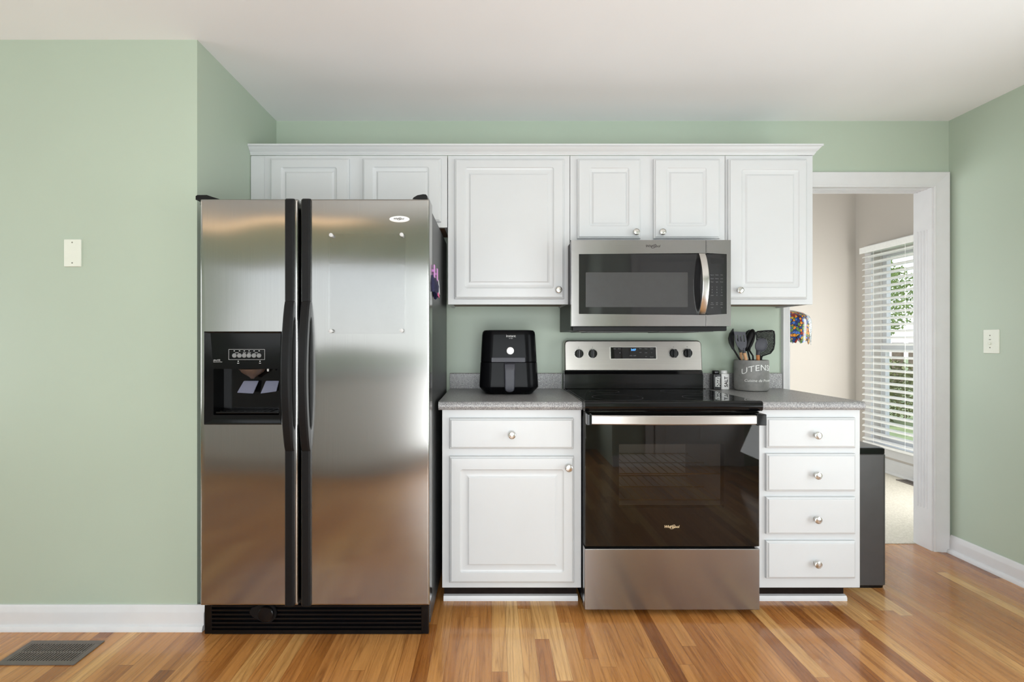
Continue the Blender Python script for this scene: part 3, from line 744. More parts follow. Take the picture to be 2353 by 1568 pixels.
for y_, t3 in rows:
    for px, t in zip((1637, 1648, 1659), t3):
        if t: obj('button_lettering', text_mesh(t, 0.0075 if len(t) == 1 else 0.0055, facing(X(px, MY), yk, Z(y_, MY)), ext=0.0002), 'greyp', cp)
obj('display', B((X(1634, MY), X(1664, MY), MY+0.0025, MY+0.0029, Z(606, MY), Z(592, MY))), 'dark', cp)
# bowed handle
bm = NB(); hxa, hxb = X(1604.5, MY), X(1619, MY); L = []
za, zc = gz1-0.001, gz0+0.001
for i in range(25):
    t = i/24; z = za+(zc-za)*t; bow = math.sin(PI*t)**0.8; yf = MY-0.010-0.046*bow; yb = yf+0.011 if 0.06 < t < 0.94 else MY+0.002
    L.append([(hxa, yb, z), (hxb, yb, z), (hxb, yf+0.002, z), (hxb-0.003, yf, z), (hxa+0.003, yf, z), (hxa, yf+0.002, z)])
loft(bm, L); obj('handle', bm, 'chrome', md)
obj('brand_lettering', script_logo(X(1500, MY), MY-0.0004, Z(566, MY), 0.070), 'inkd', md)
bm = NB(); box(bm, mx0+0.05, mx1-0.05, -0.36, -0.10, 1.2385, 1.2418)
for k in range(2): box(bm, mx0+0.10+0.36*k, mx0+0.30+0.36*k, -0.32, -0.14, 1.236, 1.2386)
obj('vent_filter', bm, 'side', mw)

# ================================================================= RANGE
RY = -0.678
rg = thing('electric_range', 'stainless and black electric range with glass cooktop and black oven door', 'range', (0.78, -0.35, 0))
rx0, rx1 = 0.4035, 1.1585
bm = NB()
box(bm, rx0, rx0+0.012, -0.635, -0.10, 0.03, 0.884); box(bm, rx1-0.012, rx1, -0.635, -0.10, 0.03, 0.884); box(bm, rx0, rx1, -0.10, -0.03, 0.03, 0.925); box(bm, rx0, rx1, -0.635, -0.10, 0.03, 0.04); box(bm, rx0, rx1, -0.635, -0.10, 0.86, 0.884)
obj('body', bm, 'blackm', rg)
# oven cavity seen through the window, with racks
wx0, wx1, wz0, wz1 = X(1423, RY), X(1665, RY), Z(1168, RY), Z(1022, RY)
bm = NB(); box(bm, wx0-0.05, wx1+0.03, -0.16, -0.15, wz0-0.06, wz1+0.06); box(bm, wx0-0.06, wx0-0.05, -0.63, -0.15, wz0-0.06, wz1+0.06); box(bm, wx1+0.03, wx1+0.04, -0.63, -0.15, wz0-0.06, wz1+0.06)
box(bm, wx0-0.06, wx1+0.04, -0.63, -0.15, wz0-0.07, wz0-0.06); box(bm, wx0-0.06, wx1+0.04, -0.63, -0.15, wz1+0.06, wz1+0.07); obj('oven_cavity', bm, 'cavity', rg)
for zr in (Z(1103, RY)+0.006, Z(1164, RY)+0.004):
    bm = NB(); xa, xb = wx0-0.047, wx1+0.027
    for yy in (-0.60, -0.40, -0.20): tube(bm, [(xa, yy, zr), (xb, yy, zr)], 0.003, 6)
    for k in range(14): xx = xa+(xb-xa)*(k+0.5)/14; tube(bm, [(xx, -0.60, zr+0.004), (xx, -0.20, zr+0.004)], 0.0016, 5)
    obj('oven_rack', bm, 'rackwire', rg)
# oven door: black frame with a window hole behind one sheet of smoked glass
dz0, dz1 = Z(1257, RY), Z(946, RY)
bm = NB()
L = [XZ(rrect(rx0, rx1, dz0, dz1, 0.004), -0.637), XZ(rrect(rx0, rx1, dz0, dz1, 0.004), RY+0.006), XZ(rrect(wx0, wx1, wz0, wz1, 0.004), RY+0.006), XZ(rrect(wx0, wx1, wz0, wz1, 0.004), -0.637)]
loft(bm, L + [L[0]], False, False); od = obj('oven_door', bm, 'dark', rg)
bm = NB(); plate(bm, rx0, rx1, dz0, dz1, RY+0.0055, RY, 0.005, 0.003); obj('door_glass', bm, 'ovenglass', od)
# bar handle with black ends
bm = NB(); hx0_, hx1_ = X(1361, -0.735), X(1741, -0.735); L = []
for i in range(21):
    t = i/20; x = hx0_+(hx1_-hx0_)*t; yf = -0.728-0.014*math.sin(PI*t); a, b = Z(977, -.735), Z(955.5, -.735)
    L.append([(x, yf+0.014, a), (x, yf+0.003, a), (x, yf, a+0.004), (x, yf, b-0.004), (x, yf+0.003, b), (x, yf+0.014, b)])
loft(bm, L); hd = obj('handle', bm, 'steelb', od)
for xa, xb in ((rx0+0.001, hx0_-0.0005), (hx1_+0.0005, rx1+0.002)):
    bm = NB(); box(bm, xa, xb, -0.731, RY-0.0003, Z(979, -.735), Z(953, -.735), 0.003); obj('handle_bracket', bm, 'black', od)
obj('brand_lettering', script_logo(X(1543, RY), RY-0.0004, Z(1211, RY), 0.066), 'gold', od)
for a_, b_ in ((1355, 1485), (1610, 1688)): obj('vent_trim', B((X(a_, -.66), X(b_, -.66), -0.668, -0.636, 0.8865, 0.8895)), 'chrome', rg)
# storage drawer
bm = NB(); plate(bm, X(1343.5, RY), X(1746, RY), Z(1403, RY), Z(1262, RY), -0.637, RY, 0.003, 0.004); obj('storage_drawer', bm, 'steelh', rg)
for x, y in ((rx0+0.05, -0.60), (rx1-0.05, -0.60), (rx0+0.05, -0.12), (rx1-0.05, -0.12)):
    bm = NB(); lathe_z(bm, x, y, [(0.018, 0), (0.018, 0.010), (0.012, 0.012), (0.012, 0.03)], 18); obj('foot', bm, 'blackm', rg)
# cooktop slab
bm = NB(); prism_x(bm, [(-0.108, 0.8905), (-0.690, 0.8905), (-0.697, 0.897), (-0.699, 0.915), (-0.697, 0.928), (-0.690, 0.933), (-0.674, 0.934), (-0.668, 0.9305), (-0.125, 0.9305), (-0.120, 0.934), (-0.108, 0.934)], 0.3995, 1.1625)
bm2 = NB(); ck = obj('cooktop', bm, 'black', rg, 50); bm2.free()
bm = NB(); box(bm, 0.41, 1.152, -0.660, -0.13, 0.9306, 0.9318, 0.0004); obj('cooktop_glass', bm, 'blackg', ck)
for cx_, cy_, r in ((0.58, -0.53, 0.115), (0.98, -0.53, 0.095), (0.58, -0.26, 0.075), (0.98, -0.26, 0.105)):
    bm = NB(); n = 48
    L = [[(cx_+q*math.cos(2*PI*i/n), cy_+q*math.sin(2*PI*i/n), zz) for i in range(n)] for q, zz in ((r, 0.9319), (r, 0.9321), (r-0.0015, 0.9321), (r-0.0015, 0.9319))]
    loft(bm, L+[L[0]], False, False); obj('burner_ring', bm, 'slate', ck)
# backguard
gx0_, gx1_ = 0.3985, 1.1545
bm = NB(); prism_x(bm, [(-0.028, 0.9255), (-0.107, 0.9255), (-0.107, 1.006), (-0.103, 1.012), (-0.097, 1.027), (-0.028, 1.027)], gx0_, gx1_); obj('backguard_base', bm, 'black', rg, 50)
def gy(z): return -0.104+(z-1.028)*0.10
bm = NB()
P = [(gx0_+0.001, 1.028), (gx1_-0.001, 1.028)]
r_ = 0.022
out = [(gx0_, 1.028), (gx1_, 1.028)]
for k in range(7): t = PI/2*k/6; out.append((gx1_-r_+r_*math.cos(t), 1.196-r_+r_*math.sin(t)))
for k in range(7): t = PI/2+PI/2*k/6; out.append((gx0_+r_+r_*math.cos(t), 1.196-r_+r_*math.sin(t)))
cxm, czm = (gx0_+gx1_)/2, 1.11
sh = lambda q, d: (q[0]+(d if q[0] < cxm else -d), q[1]+(d if q[1] < czm else -d))
loft(bm, [[(x, -0.030, z) for x, z in out], [(x, gy(z)+0.012, z) for x, z in out], [(sh(q, .002)[0], gy(sh(q, .002)[1])+0.004, sh(q, .002)[1]) for q in out], [(sh(q, .006)[0], gy(sh(q, .006)[1]), sh(q, .006)[1]) for q in out]])
bgd = obj('backguard', bm, 'steelb', rg)
yd_ = gy(1.165)-0.0005
def gp(px, py):
    y = -0.095
    for _ in range(4): y = gy(Z(py, y))
    return X(px, y), y, Z(py, y)
a = gp(1401.5, 826); b = gp(1508.5, 797)
bm = NB(); loft(bm, [[(a[0], a[1]-d, a[2]), (b[0], a[1]-d, a[2]), (b[0], b[1]-d, b[2]), (a[0], b[1]-d, b[2])] for d in (-0.003, 0.0025)]); obj('display_frame', bm, 'chrome', bgd)
a = gp(1403.5, 824.5); b = gp(1506.5, 798.5)
bm = NB(); loft(bm, [[(a[0], a[1]-d, a[2]), (b[0], a[1]-d, a[2]), (b[0], b[1]-d, b[2]), (a[0], b[1]-d, b[2])] for d in (0.0, 0.0035)]); ds = obj('display', bm, 'blackg', bgd)
def gface(px, py, lift=0.0036):
    x, y, z = gp(px, py); return facing(x, y-lift, z)
obj('clock_digits', text_mesh('3:07', 0.016, gface(1455, 804.7), bold=0.0004, ext=0.0003), 'blue', ds)
ms = [text_mesh(t, 0.0065, gface(px, py), ext=0.0002) for t, px, py in (('Bake', 1412, 802), ('Broil', 1423, 802), ('Start', 1471, 801.5), ('Timer', 1484, 802), ('Clock', 1497, 802), ('Light', 1471, 810), ('Lock', 1484, 811), ('+', 1497, 811), ('Off', 1484, 820), ('Cancel', 1497, 820.5))]
ms += [text_mesh('ON  OFF', 0.009, gface(1454, 818), ext=0.0002), text_mesh('\u2022', 0.02, gface(1424, 811.5), ext=0.0002)]
for m_ in ms: obj('display_lettering', m_, 'greyp', ds)
for px, py, turn in ((1330, 813, 0), (1361.5, 813, 0), (1547.7, 812.5, 0), (1579.5, 812, 0)):
    x, y, z = gp(px, py)
    bm = NB(); lathe_y(bm, x, z, y+0.0015, [(0.0268, 0), (0.0268, 0.0025), (0.0255, 0.004)], 30); rgk = obj('knob', bm, 'chrome', bgd)
    bm = NB(); lathe_y(bm, x, z, y-0.0025, [(0.0245, 0), (0.024, 0.008), (0.022, 0.011), (0.001, 0.0112)], 30)
    box(bm, x-0.0065, x+0.0065, y-0.034, y-0.0135, z-0.0225, z+0.0235, 0.003); obj('knob_grip', bm, 'black', rgk)
    obj('knob_mark', B((x-0.001, x+0.001, y-0.0004+0.0028, y+0.004, z+0.033, z+0.037)), 'inkd', bgd); obj('knob_mark', B((x-0.0014, x+0.0014, y-0.0035, y+0.001, z-0.038, z-0.035)), 'inkd', bgd)

# ================================================================= AIR FRYER
AY = -0.225
af = thing('air_fryer', 'black basket air fryer with round pale dial on the worktop', 'air fryer', (0.086, AY, 0.924))
def fry(hw, z, hd=None, r=0.062): hd = hd or hw*0.93; return XY(rrect(0.086-hw, 0.086+hw, AY-hd, AY+hd, r, 8), z)
bm = NB(); loft(bm, [fry(0.141, 1.087), fry(0.1425, 1.089), fry(0.139, 1.16), fry(0.1355, 1.222), fry(0.133, 1.237), fry(0.126, 1.2455, r=0.055), fry(0.110, 1.248, r=0.045)]); ah = obj('housing', bm, 'fryer', af)
bm = NB(); loft(bm, [fry(0.112, 0.924, r=0.04), fry(0.118, 0.926, r=0.045), fry(0.130, 0.939, r=0.05), fry(0.1475, 0.958), fry(0.1495, 0.964), fry(0.1485, 0.985), fry(0.1435, 1.083), fry(0.142, 1.0855), fry(0.138, 1.0868)]); ab = obj('basket_drawer', bm, 'fryer', af)
ay = AY-0.1435*0.93
bm = NB(); plate(bm, X(1129, ay), X(1207, ay), Z(833, ay), Z(822, ay), ay+0.02, ay-0.001, 0.004, 0.002); obj('latch_trim', bm, 'slate', ah)
bm = NB(); L = []
for z, hw, yf, yb in ((1.084, 0.024, -0.022, 0.012), (1.078, 0.0265, -0.034, 0.012), (1.062, 0.0260, -0.042, 0.012), (1.045, 0.0250, -0.045, -0.020), (0.985, 0.0245, -0.046, -0.024), (0.962, 0.0240, -0.046, -0.024), (0.950, 0.021, -0.044, -0.024), (0.944, 0.014, -0.042, -0.026), (0.9425, 0.006, -0.040, -0.028)):
    L.append(XY(rrect(0.0875-hw, 0.0875+hw, ay+yf, ay+yb, 0.006, 3), z))
loft(bm, L); obj('handle', bm, 'slate', ab)
bm = NB(); lathe_y(bm, X(1172.5, ay), Z(806.5, ay), ay+0.006, [(0.0185, 0), (0.0185, 0.010), (0.0165, 0.0125), (0.010, 0.0118), (0.001, 0.0118)], 28); obj('dial', bm, 'ceramicw', ah)
ya = AY-0.1375*0.93
obj('brand_lettering', merge([text_mesh('instant', 0.018, facing(X(1174, ya), ya-0.0018, Z(772.5, ya)), ext=0.0012), text_mesh('air fryer', 0.006, facing(X(1174, ya), ya-0.0016, Z(778, ya)), ext=0.0012)]), 'silver', ah)

# ================================================================= SHAKERS, CROCK, UTENSILS
CT = 0.924
def shaker(name, label, cx, cy, body, ink, txt):
    t = thing(name, label, 'shaker', (cx, cy, CT), 'ceramic shakers')
    h = lambda w_, z, r=0.008: XY(rrect(cx-w_, cx+w_, cy-w_, cy+w_, r, 4), CT+z)
    bm = NB(); loft(bm, [h(0.020, 0.0002), h(0.0225, 0.003), h(0.0225, 0.080), h(0.021, 0.086), h(0.0165, 0.089)]); o = obj('jar', bm, body, t)
    bm = NB(); lathe_z(bm, cx, cy, [(0.0165, CT+0.0885), (0.0185, CT+0.091), (0.0185, CT+0.101), (0.016, CT+0.105), (0.004, CT+0.1065)], 20); obj('lid', bm, body, t)
    for i, s in enumerate(txt):
        me = text_mesh(s, 0.026 if len(txt) == 1 else 0.0175, lambda c, i=i: Vector((cx+(0.003 if len(txt) == 1 else -0.004+0.014*i)-c.y, cy-0.0228-c.z, CT+0.044+c.x)), bold=0.0006)
        obj('lettering', me, ink, o)
    return t
shaker('pepper_shaker', 'black ceramic pepper shaker with pale upright lettering beside the salt', X(1646, -.075), -0.065, 'ceramicb', 'whitep', ('PEPPER', 'POIVRE'))
shaker('salt_shaker', 'white ceramic salt shaker with dark upright lettering beside the pepper', X(1665, -.075), -0.066, 'ceramicw', 'inkd', ('SALT',))

ux, uy, ur = X(1726.5, -.12), -0.118, 0.0865
ck_ = thing('utensil_crock', 'grey stoneware utensil crock with white lettering on the worktop', 'crock', (ux, uy, CT))
bm = NB(); lathe_z(bm, ux, uy, [(ur-0.012, CT+0.0002), (ur-0.004, CT+0.004), (ur, CT+0.014), (ur, CT+0.155), (ur-0.001, CT+0.163), (ur-0.004, CT+0.166), (ur-0.008, CT+0.164), (ur-0.010, CT+0.155), (ur-0.010, CT+0.020), (ur-0.02, CT+0.012)], 56); cj = obj('jar', bm, 'concrete', ck_)
def wrap(a0, z0, arch=0.0, sx=1.0):
    def f(c):
        cx_ = c.x*sx; a = a0 + cx_/ur; zz = z0+c.y - arch*(cx_**2)
        return Vector((ux+(ur+0.0003+c.z)*math.sin(a), uy-(ur+0.0003+c.z)*math.cos(a), zz))
    return f
obj('lettering', warped(sliced(text_mesh('UTENSILS', 0.044, IDN, spacing=1.05)), wrap(0.21, CT+0.126, 2.2, 1.13)), 'whitep', cj)
obj('lettering', warped(sliced(text_mesh('Cuisine de Provence', 0.020, IDN, shear=0.2)), wrap(0.14, CT+0.058, 0.0, 1.05)), 'whitep', cj)

def U(px, py, y): return Vector((X(px, y), y, Z(py, y)))
def shaft(parent, name, px, py, y, foot, r0, r1, mat, t1=1.0):
    a = U(px, py, y); b = Vector(foot); bm = NB(); tube(bm, [a, a.lerp(b, 0.3), a.lerp(b, t1)], [r0, (r0+r1)/2, r1], 10); return obj(name, bm, mat, parent)
def blade(parent, name, pts, y, th, mat, tilt=0.0):
    bm = NB(); zs = [Z(p[1], y) for p in pts]; zm = min(zs)
    f = lambda p, d: (X(p[0], y), y+d+tilt*(Z(p[1], y)-zm), Z(p[1], y))
    loft(bm, [[f(p, d) for p in pts] for d in (th/2, -th/2)])
    return obj(name, bm, mat, parent, 50)
ZF = CT+0.03
GU = 'utensils in the grey crock'
def utensil(name, label, px, y): return thing(name, label, 'utensil', (X(px, y), y, ZF), GU)
# 1 turner seen almost edge-on
y = -0.135; u = utensil('turner', 'black turner seen edge-on, leaning out over the crock rim towards the range', 1684, y)
blade(u, 'head', ((1684.5, 755.5), (1685.5, 770), (1686, 800), (1688, 806), (1683, 803), (1675.5, 788), (1674, 778), (1677, 766)), y, 0.012, 'blackm')
shaft(u, 'handle', 1685, 802, y, (ux+0.02, uy-0.01, ZF), 0.0045, 0.005, 'blackm')
# 2 slotted spatula
y = -0.165; u = utensil('slotted_spatula', 'slate slotted spatula with pale beech handle at front of the crock', 1705, y)
bm = NB(); A = Vector((X(1686, y), 0, Z(762, y))); ca = math.radians(9)
def sp(x_, z_): return (A.x+x_*math.cos(ca)-z_*math.sin(ca), A.z-x_*0.05+z_*math.cos(ca))
def spq(x0, x1, z0, z1, k=0.0): prism_y(bm, [sp(x0+k, z0), sp(x1-k, z0), sp(x1, z1), sp(x0, z1)], y-0.002, y+0.002)
W_ = 0.062
for i in range(4): x_ = i*(W_-0.011)/3; spq(x_, x_+0.011, -0.053, -0.018)
spq(0, W_, -0.018, 0.0); spq(0, W_, -0.078, -0.053, 0.006)
prism_y(bm, [sp(0.022, -0.100), sp(W_-0.022, -0.100), sp(W_-0.006, -0.078), sp(0.006, -0.078)], y-0.003, y+0.003)
obj('head', bm, 'slate', u)
shaft(u, 'neck', 1709, 800, y, (X(1710.5, y), y+0.004, Z(815, y)), 0.006, 0.0085, 'slate')
shaft(u, 'handle', 1710.3, 811, y, (ux-0.01, uy-0.03, ZF), 0.0095, 0.008, 'wood')
# 3 second wooden handled spoon behind
y = -0.12; u = utensil('spoon', 'black spoon with short beech handle tucked behind the slotted spatula', 1700, y)
blade(u, 'head', ((1697, 772), (1703, 775), (1706, 786), (1706, 800), (1703, 812), (1700, 812), (1696, 798), (1694, 784)), y, 0.008, 'blackm')
shaft(u, 'handle', 1702, 810, y, (ux-0.03, uy+0.02, ZF), 0.0075, 0.0075, 'wood')
# 4 ladle seen from behind
y = -0.11; u = utensil('ladle', 'black ladle with bowl turned away, standing in the middle of the crock', 1722, y)
bm = NB(); c_ = U(1722, 782, y); L = []
for k in range(9):
    t = PI*(k+0.01)/8.02; L.append([(c_.x+0.030*math.sin(t)*math.cos(q)+0.008*math.cos(t), c_.y+0.024*math.sin(t)*math.sin(q), c_.z+0.058*math.cos(t)*1.0+0.02*math.sin(t)*math.cos(q)) for q in [2*PI*i/18 for i in range(18)]])
loft(bm, L); obj('bowl', bm, 'blackm', u)
bm = NB(); tube(bm, [U(1737, 763, y-0.025), U(1731, 781, y-0.026), U(1724, 797, y-0.024), U(1722, 806, y-0.02), U(1730, 818, y-0.01), (ux+0.02, uy, ZF)], [0.003, 0.0035, 0.004, 0.005, 0.0045, 0.005], 8); obj('handle', bm, 'blackm', u)
# 5 server
y = -0.066; u = utensil('spaghetti_server', 'thin black utensil stem crossing behind the ladle in the crock', 1716, y)
blade(u, 'head', ((1711, 776), (1715, 762), (1722, 758), (1728, 762), (1726, 780), (1718, 800), (1714, 800)), y, 0.006, 'blackm')
shaft(u, 'handle', 1716, 798, y, (ux+0.035, uy+0.02, ZF), 0.0045, 0.005, 'blackm')
# 6 perforated skimmer
y = -0.125; u = utensil('skimmer', 'large black perforated skimmer leaning towards the dining room opening', 1759, y)
out_ = [(1738, 765), (1741, 762.5), (1760, 760.8), (1774, 760.3), (1778, 762), (1779.5, 770), (1779.5, 790), (1777, 803), (1770, 812), (1758, 816), (1752, 818), (1749, 824), (1746, 824), (1746, 812), (1741, 800)]
bm = NB(); tube(bm, [U(a, b, y) for a, b in out_+[out_[0], out_[1]]], 0.0042, 8)
def inside(px, py):
    c = False
    for (x1_, y1_), (x2_, y2_) in zip(out_, out_[1:]+out_[:1]):
        if (y1_ > py) != (y2_ > py) and px < (x2_-x1_)*(py-y1_)/(y2_-y1_)+x1_: c = not c
    return c
for ang in (-0.35, 1.22):
    d = (math.cos(ang), math.sin(ang)); n_ = (-d[1], d[0])
    for k in range(-16, 17):
        seg = None
        for s in range(-70, 71):
            q = (1760+n_[0]*k*3.0+d[0]*s*0.6, 789+n_[1]*k*3.0+d[1]*s*0.6)
            if inside(*q): seg = (seg[0], q) if seg else (q, q)
            elif seg: break
        if seg and abs(seg[0][0]-seg[1][0])+abs(seg[0][1]-seg[1][1]) > 2:
            tube(bm, [U(*seg[0], y), U(*seg[1], y)], 0.0021, 5)
obj('head', bm, 'blackm', u)
shaft(u, 'handle', 1749, 820, y, (ux+0.04, uy-0.01, ZF), 0.006, 0.007, 'blackm')
# 7 slate spoon with orange wood handle
y = -0.165; u = utensil('spoon', 'slate spoon with orange wood handle in front of the perforated skimmer', 1748, y)
bm = NB(); c_ = U(1748.5, 793, y); L = []
for k in range(13):
    t = PI*(k+0.01)/12.02; zz = c_.z+0.038*math.cos(t); wd_ = 0.034*math.sin(t)**0.8*(1.0-0.18*math.cos(PI-t)*0); dx = 0.004*math.cos(t)
    L.append([(c_.x+dx+wd_*math.cos(q), c_.y+0.008*math.sin(t)*math.sin(q)-0.004*math.sin(t), zz) for q in [2*PI*i/20 for i in range(20)]])
loft(bm, L); obj('bowl', bm, 'slate', u)
shaft(u, 'neck', 1743, 806, y, (X(1741.5, y), y+0.003, Z(818, y)), 0.013, 0.009, 'slate')
shaft(u, 'handle', 1741.5, 816, y, (ux+0.022, uy-0.035, ZF), 0.0095, 0.008, 'woodo')

# ================================================================= PLATES, REGISTERS, BIN
pl = thing('wall_plate', 'blank ivory wall plate with two screws on the wall beside the refrigerator', 'wall plate', (X(168.5, LWY), LWY, Z(582, LWY)))
bm = NB(); plate(bm, X(149, LWY), X(188, LWY), Z(613.5, LWY), Z(550.5, LWY), LWY-0.0005, LWY-0.006, 0.003, 0.003); obj('cover', bm, 'plate', pl)
for py in (558, 605):
    bm = NB(); lathe_y(bm, X(168.5, LWY), Z(py, LWY), LWY-0.0055, [(0.003, 0), (0.003, 0.001), (0.001, 0.0014)], 12); obj('screw', bm, 'almond', pl)
py0, py1 = -0.205, -0.287
sw = thing('switch_plate', 'ivory jack plate with a vertical row of screws beside the dining room opening', 'switch plate', (RW, -0.246, 1.18))
bm = NB(); L = []
for d, dx in ((0, 0.0005), (0, 0.003), (0.001, 0.005), (0.003, 0.006)):
    L.append([(RW-dx, yy, zz) for yy, zz in rrect(py1+d, py0-d, 1.128+d, 1.252-d, 0.003)])
loft(bm, L); obj('cover', bm, 'plate', sw)
def nub(z, r, h, mat, nm):
    bm = NB(); loft(bm, [[(RW-0.0058-dd, -0.242+q*math.cos(2*PI*i/14), z+q*math.sin(2*PI*i/14)) for i in range(14)] for q, dd in ((r, 0), (r, h*0.7), (r*0.6, h))]); obj(nm, bm, mat, sw)
nub(1.221, 0.0032, 0.0012, 'almond', 'screw'); nub(1.158, 0.0032, 0.0012, 'almond', 'screw'); nub(1.179, 0.0065, 0.010, 'plate', 'jack'); 
obj('slot', B((RW-0.0068, RW-0.0055, -0.247, -0.237, 1.198, 1.2015)), 'almond', sw)

fg = thing('floor_register', 'grey metal floor register let into the wood floor below the blank plate', 'floor register', (-1.675, -0.935, 0))
vx0, vx1, vy0, vy1 = -1.822, -1.533, -1.008, -0.860
bm = NB(); bt = 0.022
for b_ in ((vx0, vx1, vy0, vy0+bt), (vx0, vx1, vy1-bt, vy1), (vx0, vx0+bt, vy0+bt, vy1-bt), (vx1-bt, vx1, vy0+bt, vy1-bt)): box(bm, b_[0], b_[1], b_[2], b_[3], 0.0003, 0.005, 0.0015)
obj('frame', bm, 'register', fg)
obj('duct', B((vx0+bt, vx1-bt, vy0+bt, vy1-bt, 0.0002, 0.0010)), 'dark', fg)
bm = NB(); n = 22
for k in range(n): x_ = vx0+bt+(vx1-vx0-2*bt)*(k+0.5)/n; box(bm, x_-0.003, x_+0.003, vy0+bt, vy1-bt, 0.0012, 0.0042)
box(bm, vx0+bt, vx1-bt, (vy0+vy1)/2-0.003, (vy0+vy1)/2+0.003, 0.0012, 0.0045); obj('louvres', bm, 'register', fg)
fg = thing('floor_register', 'brown floor register in the dining room carpet below the window', 'floor register', (3.5, 1.29, 0.004))
bm = NB()
for b_ in ((3.455, 3.55, 1.14, 1.155), (3.455, 3.55, 1.43, 1.445), (3.455, 3.468, 1.155, 1.43), (3.537, 3.55, 1.155, 1.43)): box(bm, *b_, 0.0043, 0.010)
for k in range(14): box(bm, 3.468, 3.537, 1.16+0.02*k, 1.166+0.02*k, 0.0052, 0.009)
obj('frame', bm, 'register', fg); obj('duct', B((3.468, 3.537, 1.155, 1.43, 0.0043, 0.005)), 'dark', fg)

tb = thing('trash_can', 'tall slim charcoal trash can with black lid rim beside the drawer cabinet', 'trash can', (1.785, -0.24, 0))
def tq(d, z, r=0.02): return XY(rrect(1.662+d, 1.904-d, -0.432+d, -0.03-d, r, 5), z)
bm = NB(); loft(bm, [tq(0.004, 0.012), tq(0.0, 0.016), tq(0.0, 0.642), tq(0.003, 0.646)]); obj('bin_body', bm, 'trash', tb)
bm = NB(); loft(bm, [tq(0.006, 0.0), tq(0.005, 0.0118)]); obj('base_ring', bm, 'black', tb)
bm = NB(); loft(bm, [tq(0.002, 0.6463), tq(0.001, 0.649), tq(0.001, 0.671), tq(0.006, 0.675), tq(0.012, 0.6755)]); obj('lid_rim', bm, 'black', tb)
bm = NB(); loft(bm, [tq(0.013, 0.6757), tq(0.014, 0.678), tq(0.020, 0.679)]); obj('lid', bm, 'trashlid', tb)

# ================================================================= DINING ROOM: blind, lamp
bl = thing('window_blind', 'white horizontal slat blind hung in the dining room window', 'blind', (3.515, 1.38, WZ0))
bm = NB(); box(bm, 3.475, 3.556, 0.885, 1.885, 2.018, 2.066, 0.004); box(bm, 3.468, 3.4745, 0.88, 1.89, 2.012, 2.068, 0.002); obj('valance', bm, 'blind', bl)
bm = NB(); n = 30
for k in range(n):
    z = 0.295+(1.985-0.295)*k/(n-1)
    loft(bm, [[(3.484, yy, z-0.008), (3.499, yy, z+0.003), (3.516, yy, z+0.007), (3.533, yy, z+0.003), (3.548, yy, z-0.008), (3.548, yy, z-0.014), (3.533, yy, z-0.004), (3.516, yy, z-0.001), (3.499, yy, z-0.004), (3.484, yy, z-0.014)] for yy in (0.895, 1.875)])
obj('slats', bm, 'blind', bl)
obj('bottom_rail', B((3.488, 3.545, 0.895, 1.875, 0.238, 0.262, 0.004)), 'blind', bl)
for yy in (1.06, 1.38, 1.73):
    bm = NB(); tube(bm, [(3.482, yy, 0.25), (3.482, yy, 2.02)], 0.0012, 5); tube(bm, [(3.550, yy, 0.25), (3.550, yy, 2.02)], 0.0012, 5); obj('ladder_cord', bm, 'blind', bl)

lp = thing('floor_lamp', 'lamp with colourful stained glass shade showing behind the opening casing', 'lamp', (2.21, 1.0, 0.004))
lx, ly = 2.212, 1.0
bm = NB(); lathe_z(bm, lx, ly, [(0.15, 0.0045), (0.15, 0.02), (0.05, 0.035), (0.02, 0.05)], 32); obj('foot', bm, 'bronze', lp)
bm = NB(); tube(bm, [(lx, ly, 0.045), (lx, ly, 1.43)], 0.012, 12); obj('pole', bm, 'bronze', lp)
bm = NB(); wob = lambda i, z: (0.018*math.sin(i*1.7)+0.012*math.sin(i*3.1)) if z < 1.20 else 0.0
lathe_z(bm, lx, ly, [(0.03, 1.432), (0.09, 1.424), (0.15, 1.405), (0.188, 1.380), (0.202, 1.350), (0.205, 1.31), (0.203, 1.25), (0.200, 1.19), (0.196, 1.19), (0.199, 1.25), (0.200, 1.35), (0.185, 1.376), (0.148, 1.40), (0.03, 1.426)], 64, False, False, wob)
obj('shade', bm, 'mosaic', lp)
bm = NB(); lathe_z(bm, lx, ly, [(0.032, 1.426), (0.034, 1.436), (0.01, 1.45), (0.008, 1.47), (0.002, 1.475)], 20); obj('finial', bm, 'bronze', lp)

# ================================================================= BEHIND THE CAMERA (seen only as reflections)
ob = thing('sink_cabinet', 'white run of base cabinet doors behind the camera', 'cabinet', (-1.75, -3.75, 0))
bm = NB(); box(bm, -2.95, -0.55, -4.04, -3.46, 0.10, 0.885, 0.002); box(bm, -2.93, -0.57, -4.03, -3.53, 0.0, 0.0995); obj('carcass', bm, 'white', ob)
for k in range(5):
    x0 = -2.93+0.475*k; bm = NB(); raised_door(bm, x0, x0+0.44, -0.86, -0.14, 3.0, 3.02, (x0+0.06, x0+0.38, -0.80, -0.2), (x0+0.09, x0+0.35, -0.77, -0.23))
    for v in bm.verts: v.co = Vector((v.co.x, -3.4595+(3.02-v.co.y) if True else 0, -v.co.z))
    for v in bm.verts: v.co.y = -3.4795+ (v.co.y+3.4595) + 0.0
    obj('door', bm, 'white', ob)
tag(obj('worktop', B((-2.98, -0.52, -4.04, -3.43, 0.8855, 0.922, 0.004)), 'counter'), 'grey worktop over the sink cabinet behind the camera', 'worktop')
bm = NB(); box(bm, 1.55, 2.31, -3.298, -3.262, 0.008, 2.03, 0.002)
for x0 in (1.64, 1.97):
    for z0, z1 in ((0.12, 0.80), (0.92, 1.50), (1.62, 1.90)): box(bm, x0, x0+0.25, -3.264, -3.256, z0, z1, 0.004)
